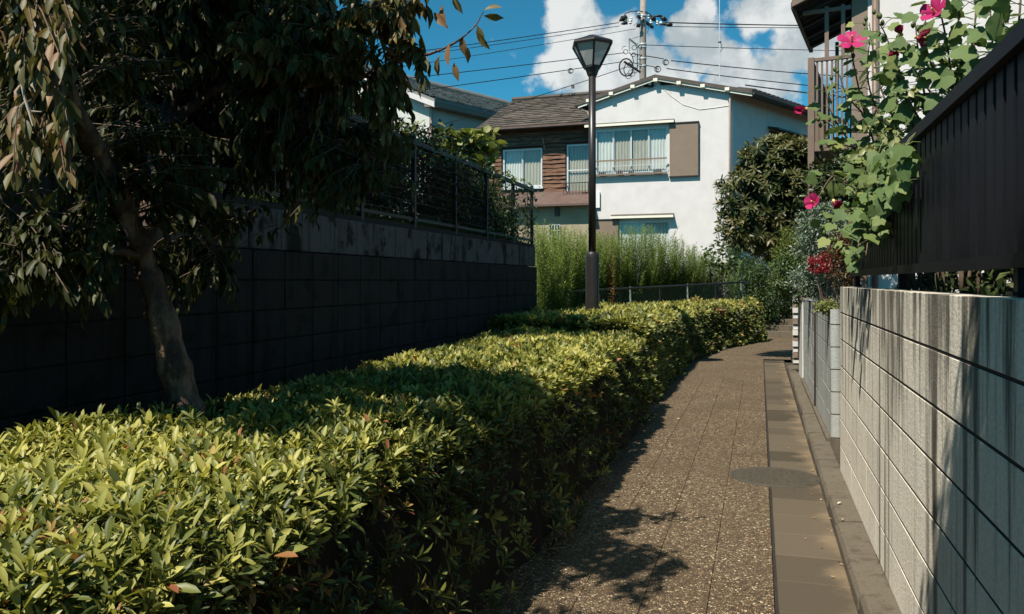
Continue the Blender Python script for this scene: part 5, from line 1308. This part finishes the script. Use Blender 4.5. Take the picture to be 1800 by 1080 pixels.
# ---- tall weeds in the vacant lot
def weeds():
    g = np.random.default_rng(61); Lv = Leaves(); sm_ = MB()
    rows = []
    for _ in range(210): px = g.uniform(944, 1034); rows.append((px, g.uniform(14.2, 17.5), 394 + max(0, px - 985) * .4 + abs(g.normal(0, 30))))
    for _ in range(60): rows.append((g.uniform(946, 1040), g.uniform(13.4, 14.4), g.uniform(430, 520)))
    for _ in range(520):
        px = g.uniform(1036, 1268); rows.append((px, g.uniform(14.0, 19.5), 409 + max(0, px - 1170) * .45 + abs(g.normal(0, 34)) - (14 if 1100 < px < 1150 else 0)))
    for _ in range(220): rows.append((g.uniform(1040, 1290), g.uniform(13.5, 18), g.uniform(448, 490)))
    for px, d, top in rows:
        dm = 14.8 + max(0, px - 1000) / 316 * 6.5
        if px > 1000 and d < dm: d = dm + g.random() * 2.5
        b = at(px, 494, d); b.z = lotz(d); tp = at(px + g.normal(0, 5), top, d); h = tp.z - b.z
        if h < .2: continue
        ln = Vector((g.normal(0, .09), g.normal(0, .09), 0)) * h
        pts = [b + (tp - b) * t + ln * t * t for t in (0, .5, 1)]; sm_.tube(pts, [.006, .004, .002], 3, False)
        n = int(h / .014); t = np.linspace(.06, 1, n); p = np.array(b) + (np.array(tp) - np.array(b)) * t[:, None] + np.array(ln) * (t * t)[:, None]
        a = np.arange(n) * 2.4 + g.random() * 6; up = .35 + .5 * t
        d_ = np.column_stack([np.cos(a), np.sin(a), up]) + g.normal(0, .15, (n, 3))
        Lv.add(p, d_, np.column_stack([-np.cos(a) * .4, -np.sin(a) * .4, np.ones(n)]), (.20 - .12 * t) * g.uniform(.7, 1.25, n), np.clip(.05 + .60 * t + g.normal(0, .16, n) + (.15 if px < 1035 else 0), 0, 1))  # lower leaves tinted darker, their self-shadow put into the colour
    me = Lv.mesh('tall_weeds', leaf_tpl(.20, .02, .30, 'mid'))
    o = link('tall_weeds', me, M['weed'], None, 'stuff'); tag(o, 'dense stand of tall feathery green weeds in front of the houses', 'weeds')
    s_ = sm_.build('stalks', M['stem'], o, 'stuff')
weeds()
def standing_weed(label, px, d, top, mat, seed, tl=(.0, 1)):
    g = np.random.default_rng(seed); b = at(px, 494, d); b.z = lotz(d); h = at(px, top, d).z - b.z
    root = thing('tall_weed', label, 'weed', b); sm_ = MB().tube([(0, 0, 0), (.01, 0, h * .5), (0, .01, h)], [.01, .007, .003], 5); sm_.build('stalk', M['stem'], root)
    n = int(h / .012); t = np.linspace(.08, 1, n); a = np.arange(n) * 2.4
    Lv = Leaves(); Lv.add(np.column_stack([0 * t, 0 * t, t * h]), np.column_stack([np.cos(a), np.sin(a), .4 + .3 * t]) + g.normal(0, .2, (n, 3)), np.column_stack([-np.cos(a), -np.sin(a), np.ones(n)]), (.17 - .10 * t) * g.uniform(.8, 1.2, n), g.uniform(tl[0], tl[1], n))
    link('foliage', Lv.mesh('foliage', leaf_tpl(.2, .02, .25, 'mid')), M[mat], root, 'stuff')
standing_weed('withered orange brown weed stalk among the green weeds', 1077, 15.2, 440, 'deadweed', 1)
standing_weed('tall pale weed plume before the grille window', 957, 14.9, 386, 'weed', 6, (.3, 1))
standing_weed('weed plume left of the lamp sleeve before the beige wall', 1020, 15.0, 404, 'weed', 7, (.3, .9))
standing_weed('weed plume against the white wall right of the lower window', 1186, 19.0, 424, 'weed', 8, (.1, .7))
standing_weed('tall leafy weed plume in front of the lower window', 1117, 17.3, 402, 'weed', 2, (.2, .8))
standing_weed('leafy weed plume against the lower window right of the tallest', 1148, 18.2, 406, 'weed', 3, (.2, .8))
standing_weed('weed plume standing before the brown lower shutter', 1076, 16.6, 414, 'weed', 4, (.0, .5))
standing_weed('tallest pale weed plume before the beige lower wall', 992, 14.6, 402, 'weed', 5, (.4, 1))
fx = at(1262, 450, 20.0)
shrub('round_leaf_bush', 'sparse round leaved bush against the foot of the white wall', (fx.x, fx.y, lotz(20)), (fx.x, fx.y, fx.z - .1), (.5, .3, .45), 34, 14, .085, 'midleaf', (.2, .9), 62, .13, .85, 'lance')

# ---- loquat-like tree in front of the white house side
def loquat():
    g = np.random.default_rng(71); d0 = 15.5; b = at(1414, 494, d0); b.z = 0.7
    root = thing('loquat_tree', 'rounded evergreen tree with rosettes of long olive leaves before the white house corner', 'tree', b); org = Vector(b)
    tk = MB(); branch(tk, (0, 0, -.2), at(1392, 400, d0) - org, .08, .06, 5, .03, 9, g); tk.build('trunk', M['darkbark'], root, smooth=True)
    lob = [(1375, 330, 75, 85, 330), (1320, 345, 58, 55, 150), (1420, 310, 60, 65, 150), (1370, 280, 70, 38, 150), (1298, 390, 38, 40, 60), (1385, 400, 50, 40, 70), (1430, 370, 40, 50, 60), (1335, 415, 50, 32, 60), (1372, 430, 40, 26, 40)]
    cs = []
    for px, py, rx, ry, n in lob:
        u_ = unit(g.normal(0, 1, (n, 3))); rr = .6 + .42 * g.random((n, 1)) ** .6
        for v_ in u_ * rr:
            q = at(px + v_[0] * rx, py - v_[2] * ry, d0); q.y += v_[1] * rx / FPX * d0; cs.append(tuple(q))
    cs = np.array(cs); cen = np.array(at(1370, 350, d0)); br = MB()
    for c in cs[::7]: branch(br, Vector(at(1392, 400, d0)) - org, Vector(c) - org, .03, .006, 4, .05, 5, g)
    br.build('limbs', M['darkbark'], root)
    ax = unit(unit(cs - cen) * .8 + np.array([0, -.15, .55]) + g.normal(0, .2, cs.shape)); Lv = Leaves(); n = len(cs); ph = g.random(n) * 6
    hx = np.array([[1., .1, 0]]); e1_ = unit(np.cross(ax, hx)); e2_ = np.cross(ax, e1_); bt = g.uniform(.1, .6, n)
    for k_ in range(13):
        a = ph + 2.4 * k_; til = np.radians(25 + 80 * (k_ + g.random(n)) / 13); rad = e1_ * np.cos(a)[:, None] + e2_ * np.sin(a)[:, None]
        Lv.add(cs, ax * np.cos(til)[:, None] + rad * np.sin(til)[:, None] + np.array([0, 0, -.1]), ax * np.sin(til)[:, None] - rad * np.cos(til)[:, None], g.uniform(.11, .20, n), np.clip(bt - .08 + .45 * (1 - k_ / 13) + g.normal(0, .1, n), 0, 1))
    ob = link('crown', Lv.mesh('crown', leaf_tpl(.24, .04, .22)), M['loquat'], root, 'stuff'); ob.location = -org
loquat()
# ---- shrubs along the right-hand garden
def sh(px, py, d, rx, ry, *a, base=.75, **k):
    c = at(px, py, d); m_ = d / FPX
    bx = max(c.x, .92 + K * d) if d < 16 else c.x
    return shrub(a[0], a[1], (bx, c.y, base), tuple(c), (rx * m_, rx * m_ * .9, ry * m_), *a[2:], **k)
sh(1342, 525, 22.8, 48, 70, 'evergreen_shrub', 'dark feathery shrub at the top of the path by the hedge end', 110, 70, .11, 'midleaf', (.0, .9), 101, base=.0, clump_r=.3, wid=.3)
sh(1392, 505, 24.5, 36, 75, 'evergreen_shrub', 'deep green shrub behind the white gate pier', 90, 70, .12, 'darkleaf', (.1, 1), 102, base=.0, clump_r=.3)
sh(1302, 480, 23.5, 34, 52, 'evergreen_shrub', 'loose grey green shrub at the end of the chain link fence', 70, 50, .11, 'midleaf', (.2, 1), 103, base=.3, clump_r=.25, wid=.3)
sh(1392, 445, 13.5, 36, 44, 'round_conifer', 'rounded yellow green clipped conifer beside the loquat tree', 120, 90, .045, 'conifer', (.0, 1), 104, base=.75, clump_r=.10, wid=.25)
sh(1400, 488, 12.5, 46, 46, 'leafy_shrub', 'mixed olive shrub hanging over the pale block wall', 110, 50, .06, 'midleaf', (.3, 1), 105, base=.75, clump_r=.12)
sh(1452, 420, 9.4, 52, 66, 'blue_green_shrub', 'blue green small leaved shrub below the balcony post', 150, 60, .045, 'blueleaf', (.0, 1), 106, base=.75, clump_r=.10)
sh(1436, 492, 10.2, 44, 34, 'blue_green_shrub', 'low blue green shrub spilling over the pale block wall', 90, 55, .045, 'blueleaf', (.0, 1), 107, base=.75, clump_r=.09)
sh(1487, 455, 7.4, 26, 46, 'maple_bush', 'rusty brown leaved bush at the end of the slat fence', 70, 44, .045, 'redleaf', (.3, 1), 108, base=.75, clump_r=.09, wid=.3)
sh(1452, 463, 8.6, 32, 18, 'red_flowering_shrub', 'shrub with clusters of small crimson flowers by the slat fence end', 40, 60, .022, 'crimson', (.0, 1), 109, base=.75, clump_r=.05, wid=.8)
sh(1490, 350, 11.0, 62, 95, 'shady_shrub', 'dark broad shrub in the shade under the balcony', 130, 60, .085, 'darkleaf', (.0, .8), 111, base=.75, clump_r=.2)
# clump of leaves on the corner of the pale wall
sh(1452, 540, 7.5, 20, 8, 'creeping_plant', 'pale yellow creeping plant on the corner top of the pale wall', 20, 24, .035, 'vineleaf', (.3, .9), 110, base=1.22, clump_r=.05, wid=.6)

# ---- hibiscus over the slat fence
LOB = [lobed_tpl(.12), lobed_tpl(.28), lobed_tpl(.2)]
def hibiscus():
    g = np.random.default_rng(122); b = at(1640, 494, 4.3); b.z = .75
    root = thing('hibiscus_bush', 'tall hibiscus with broad lobed leaves and magenta flowers over the black fence', 'flowering shrub', b); org = Vector(b)
    stems = [  # (px,py,d) polylines
        [(1600, 520, 4.9), (1560, 330, 5.0), (1520, 200, 5.0), (1500, 110, 4.9), (1495, 85, 4.8)],
        [(1600, 520, 4.9), (1545, 330, 5.1), (1500, 260, 5.2), (1462, 200, 5.2), (1450, 150, 5.2)],
        [(1600, 520, 4.9), (1540, 360, 5.0), (1500, 330, 5.0), (1465, 310, 5.0), (1440, 345, 4.9)],
        [(1610, 520, 4.7), (1560, 400, 4.7), (1520, 380, 4.7), (1490, 395, 4.65), (1470, 430, 4.6)],
        [(1610, 520, 4.7), (1575, 380, 4.6), (1545, 350, 4.5), (1530, 400, 4.4), (1522, 450, 4.35)],
        [(1640, 520, 4.4), (1610, 250, 4.5), (1580, 140, 4.5), (1560, 70, 4.5), (1545, 40, 4.5)],
        [(1660, 520, 4.2), (1640, 250, 4.3), (1620, 140, 4.3), (1612, 70, 4.3), (1608, 30, 4.3)],
        [(1690, 520, 4.0), (1680, 220, 4.1), (1668, 100, 4.1), (1655, 30, 4.0), (1648, 10, 4.0)],
        [(1720, 520, 3.8), (1715, 200, 3.9), (1712, 90, 3.9), (1716, 10, 3.9), (1720, -60, 3.9)],
        [(1750, 520, 3.6), (1755, 150, 3.7), (1762, 60, 3.7), (1765, -20, 3.7), (1770, -90, 3.7)],
        [(1790, 520, 3.4), (1800, 120, 3.5), (1808, 30, 3.5), (1815, -60, 3.5)],
        [(1700, 520, 4.0), (1735, 200, 4.1), (1745, 110, 4.1), (1742, 40, 4.1), (1738, -30, 4.1)],
        [(1640, 520, 4.4), (1590, 280, 4.7), (1540, 190, 4.8), (1525, 130, 4.8), (1530, 60, 4.7)],
        [(1600, 520, 4.9), (1570, 300, 5.2), (1545, 240, 5.3), (1480, 230, 5.3), (1438, 205, 5.2)],
        [(1690, 520, 4.2), (1660, 220, 4.4), (1640, 170, 4.4), (1600, 110, 4.5), (1590, 70, 4.5)],
        [(1690, 520, 4.0), (1700, 240, 4.0), (1690, 160, 4.0), (1700, 110, 4.0)],
        [(1650, 520, 4.3), (1630, 260, 4.4), (1600, 180, 4.5), (1575, 110, 4.6), (1572, 85, 4.6)],
        [(1720, 520, 3.9), (1690, 200, 4.1), (1640, 120, 4.2), (1625, 60, 4.2), (1630, 20, 4.2)],
        [(1750, 520, 3.7), (1725, 170, 3.9), (1690, 80, 4.0), (1685, 20, 4.0), (1690, -40, 4.0)],
        [(1780, 520, 3.5), (1780, 130, 3.6), (1790, 50, 3.6), (1795, -10, 3.6), (1800, -70, 3.6)],
        [(1610, 520, 4.8), (1580, 300, 4.9), (1545, 280, 4.9), (1505, 290, 4.9), (1480, 280, 4.9)],
        [(1610, 520, 4.8), (1590, 340, 4.8), (1560, 320, 4.7), (1520, 330, 4.6), (1495, 345, 4.55)],
        [(1600, 520, 5.0), (1560, 330, 5.1), (1520, 270, 5.2), (1475, 255, 5.2), (1445, 262, 5.1)],
        [(1600, 520, 5.0), (1550, 380, 5.0), (1510, 370, 5.0), (1470, 378, 4.9), (1452, 400, 4.85)],
        [(1600, 520, 4.8), (1560, 420, 4.7), (1535, 410, 4.6), (1510, 430, 4.5), (1500, 460, 4.45)],
        [(1610, 520, 4.8), (1570, 280, 5.0), (1530, 215, 5.1), (1490, 170, 5.1), (1475, 130, 5.1)],
        [(1620, 520, 4.7), (1585, 260, 4.9), (1550, 160, 5.0), (1535, 90, 5.0), (1528, 40, 5.0)]]
    Lv = Leaves(); pet = MB(); tips = []
    for st_ in stems:
        P_ = [at(*p) for p in st_]
        pts = []
        for i in range(len(P_) - 1):
            a = P_[max(0, i - 1)]; b_ = P_[i]; c = P_[i + 1]; d = P_[min(len(P_) - 1, i + 2)]
            for j in range(6):
                t = j / 6; pts.append(.5 * ((2 * b_) + (c - a) * t + (2 * a - 5 * b_ + 4 * c - d) * t * t + (3 * b_ - a - 3 * c + d) * t ** 3))
        pts.append(P_[-1]); n = len(pts)
        MB().tube([p - org for p in pts], [.009 - .006 * i / (n - 1) for i in range(n)], 6).build('stem', M['twig'], root, smooth=True)
        tips.append(pts[-1])
        k0 = 7
        L_ = 0.0; nxt = 0.0; ang = g.random() * 6
        for i in range(k0, n - 1):
            L_ += (pts[i + 1] - pts[i]).length
            if L_ < nxt: continue
            nxt = L_ + .026; ang += 2.2
            f = (i - k0) / (n - 1 - k0); size = (.114 - .05 * f) * g.uniform(.65, 1.2)
            out = Vector((math.cos(ang), math.sin(ang), .25)) + Vector((-.25, -.45, 0)); out.normalize()
            p1 = pts[i] + out * (.05 + .07 * g.random()); pet.tube([pts[i] - org, (pts[i] + p1) / 2 - org + Vector((0, 0, .01)), p1 - org], [.0025, .002, .0018], 4, False)
            d = np.array(out) * .9 + np.array([0, 0, -.45]) + g.normal(0, .35, 3)
            nh = np.array([-.30, -.55, .62]) + g.normal(0, .42, 3)
            Lv.add(np.array(p1), d, nh, size, np.clip(.25 + .5 * f + g.normal(0, .18), 0, 1))
    for _ in range(190):                                   # leaves trailing over the left end of the fence
        px = g.uniform(1492, 1592); lo_ = 255 + max(0, 1585 - px) * .35; py = g.uniform(lo_, 330 + max(0, 1585 - px) * 1.55); d = g.uniform(.60, .67) * FPX / (px - 1335)
        p1 = at(px, min(py, 476), d); q1 = p1 + Vector((g.normal(.06, .03), g.normal(.04, .03), g.uniform(.02, .09)))
        pet.tube([q1 - org, (q1 + p1) / 2 + Vector((0, 0, .01)) - org, p1 - org], [.002, .0018, .0015], 4, False)
        Lv.add(np.array(p1), np.array([g.normal(-.2, .4), g.normal(-.4, .3), -.6]), np.array([-.35, -.6, .5]) + g.normal(0, .4, 3), g.uniform(.045, .10), g.uniform(0, .8))
    pet.build('petioles', M['stem'], root, 'stuff')
    hp, hd, hn, hl_, ht = Lv.cat(); od = np.argsort(hp[:, 1] / hl_); hx_ = CX + FPX * hp[:, 0] / hp[:, 1]; hy_ = HY - FPX * (hp[:, 2] - EYE) / hp[:, 1]
    od = np.concatenate([od[((hx_ < 1800) & (hy_ > 0))[od]], od[~((hx_ < 1800) & (hy_ > 0))[od]]])
    Lv.singles(od[:300], LOB, M['hibleaf'], root, 'leaf', org)
    if len(od) > 300: ob = link('foliage', Lv.mesh('foliage', LOB[0], od[300:]), M['hibleaf'], root, 'stuff'); ob.location = -org
    # buds at the tips
    for tpt in tips:
        for _ in range(3):
            q = tpt + Vector(g.normal(0, .028, 3)); MB().lathe([(.004, -.014), (.011, -.004), (.012, .006), (.006, .016), (.001, .022)], 7, tuple(q - org)).build('bud', M['figleaf'], root, smooth=True)
    # flowers
    def petal_mesh(t0):
        V, F = [], []; nu, nv_ = 5, 5
        for i in range(nu + 1):
            r = i / nu
            for j in range(nv_ + 1):
                s_ = (j / nv_ - .5) * 2; w = (.10 + .62 * r ** .8 * (1 - .25 * r ** 6)) * .62
                V.append((s_ * w, r * (1 - .12 * s_ * s_ * r), .30 * r - .22 * r * r + .05 * math.sin(s_ * 4 + r * 5) * r - .05 * s_ * s_))
        for i in range(nu):
            for j in range(nv_): a = i * (nv_ + 1) + j; F.append((a, a + 1, a + nv_ + 2, a + nv_ + 1))
        me = big_mesh('petal', np.array(V), np.array(F), np.full(len(V), t0)); me.materials.append(M['magenta']); return me
    pms = [petal_mesh(.95), petal_mesh(.55), petal_mesh(.15)]
    for (px, py, d, R_, face, op, ti) in ((1497, 74, 4.75, .085, (-.25, -.75, .65), 1.0, 0), (1645, 24, 3.95, .075, (-.7, -.5, .4), .75, 0), (1612, 66, 4.2, .075, (.5, -.6, -.2), .7, 1), (1584, 60, 4.4, .05, (-.5, -.5, .5), .35, 1),
                                       (1416, 192, 5.1, .07, (-.8, -.3, -.25), .35, 1), (1432, 358, 4.85, .065, (-.6, -.6, .25), .6, 0), (1466, 354, 4.8, .05, (.2, -.6, -.5), .4, 2), (1702, 110, 3.95, .04, (-.3, -.8, -.3), .3, 2), (1566, 88, 4.4, .055, (.1, -.5, -.8), .35, 2), (1628, 75, 4.1, .05, (.7, -.5, .1), .5, 2)):
        q = at(px, py, d) - org; ax = Vector(face).normalized()
        fl = MB().tube([(0, 0, -.01), (0, 0, .012), (0, 0, .045 if op > .5 else .03)], [.010, .007, .004], 7).build('flower', M['pistil'], root)
        fl.location = q; fl.rotation_mode = 'QUATERNION'; fl.rotation_quaternion = ax.to_track_quat('Z', 'Y')
        for k_ in range(5):
            pt = link('petal', pms[ti], None, fl); pt.scale = (R_,) * 3
            pt.rotation_euler = (R(75) * (1 - op) + R(6) + g.normal(0, .08), 0, 0)
            pt.rotation_euler = (Matrix.Rotation(k_ * 2 * math.pi / 5 + g.normal(0, .06), 3, 'Z') @ Matrix.Rotation(R(80) * (1 - op) + R(8) + g.normal(0, .08), 3, 'X')).to_euler()
hibiscus()
def vine():
    g = np.random.default_rng(130); root = thing('pale_vine', 'small leaved pale yellow vine tangled in the hibiscus above the fence rail', 'vine', at(1600, 260, 4.6)); org = Vector(root.location)
    Lv = Leaves(); sm_ = MB()
    for _ in range(46):
        px = g.uniform(1530, 1690); py = g.uniform(150, 260) - (px - 1600) * .55 + 8; d = 4.55 - (px - 1600) / 260
        a = at(px, py, d); q = a + Vector(g.normal(0, .12, 3)); pts = [a, (a + q) / 2 + Vector(g.normal(0, .03, 3)), q]; sm_.tube([p - org for p in pts], .0022, 4, False)
        for k_ in range(11):
            t = g.random(); p = (1 - t) ** 2 * np.array(a) + 2 * t * (1 - t) * np.array(pts[1]) + t * t * np.array(q)
            Lv.add(p, g.normal(0, .6, 3) + np.array([-.1, -.2, -.5]), np.array([-.3, -.6, .6]) + g.normal(0, .4, 3), g.uniform(.035, .065), g.uniform(.1, .97))
    for (px, py, d) in ((1560, 275, 4.55), (1548, 300, 4.55), (1585, 290, 4.4), (1572, 320, 4.45), (1530, 270, 4.7), (1520, 310, 4.7), (1590, 330, 4.3)):
        for _ in range(12):
            p = np.array(at(px + g.normal(0, 9), py + g.normal(0, 18), d)); Lv.add(p, g.normal(0, .4, 3) + np.array([-.1, -.1, -.9]), np.array([-.4, -.8, .3]) + g.normal(0, .3, 3), g.uniform(.04, .075), g.uniform(.1, .8))
    sm_.build('stems', M['stem'], root, 'stuff'); ob = link('leaves', Lv.mesh('leaves', leaf_tpl(.5, .06, .15)), M['vineleaf'], root, 'stuff'); ob.location = -org
vine()
# twigs and stray leaves in the gap under the fence
g_ = np.random.default_rng(140); ug = thing('undergrowth_shrub', 'dim shrub leaves and pale twigs in the gap under the slat fence', 'shrub', pw(.95, 3.4, .75), PRZ); Lv = Leaves(); tm = MB()
for k_ in range(70):
    s_ = g_.uniform(-2.6, 3.1); tm.tube([(.05 + abs(g_.normal(.1, .1)), s_, -.02), (.05 + abs(g_.normal(0, .08)), s_ + g_.normal(0, .15), .45), (.05 + abs(g_.normal(0, .1)), s_ + g_.normal(0, .3), .95)], [.006, .005, .003], 5, False)
    for _ in range(120): Lv.add(np.array([.0 + abs(g_.normal(.12, .13)), s_ + g_.normal(0, .22), g_.uniform(.3, 1.3)]), g_.normal(0, .6, 3), np.array([-.3, -.3, .8]) + g_.normal(0, .3, 3), g_.uniform(.05, .09), g_.random())
tm.build('stems', M['darkbark'], ug); link('foliage', Lv.mesh('foliage', leaf_tpl(.45, .08, .15, 'mid')), M['darkleaf'], ug, 'stuff')

# ---- roadside tree at the near end of the hedge, its crown shades the near wall
tree('roadside_tree', 'roadside tree at the near end of the hedge with its crown over the path', 'tree', (-1.0, -1.7, 0), (-.45, -.3, 3.1), (-.15, .38, 3.6), (.62, .85, .42), 170, 62, .10, 'treeleaf', (.1, .8), 150, .17, .07)

g_ = np.random.default_rng(160); Lv = Leaves()
for k_ in range(150):
    y_ = 2.2 + 12 * g_.random() ** 1.3; a_ = g_.choice([g_.uniform(-1.1, .05), g_.normal(.36, .08), g_.normal(.44, .03)], p=[.45, .35, .2]); a_ = min(a_, .56)
    x_, y2 = pa(a_, y_); z_ = .072 if a_ > .455 else .006
    an_ = g_.random() * 6.28; Lv.add(np.array([x_, y2, z_]), np.array([math.cos(an_), math.sin(an_), g_.uniform(0, .25)]), np.array([g_.normal(0, .3), g_.normal(0, .3), 1]), g_.choice([.014, .022, .04], p=[.5, .35, .15]), g_.random())
tag(link('leaf_litter', Lv.mesh('leaf_litter', leaf_tpl(.5, .08, -.1, 'mid')), mleaf('dry_leaf', [(0.0, (.12, .06, .025)), (.5, (.30, .19, .09)), (.8, (.45, .36, .22)), (1.0, (.58, .52, .42))], .1, .8, .2), None, 'stuff'), 'small dry leaves and petals scattered over the paving and gutter', 'fallen leaves')
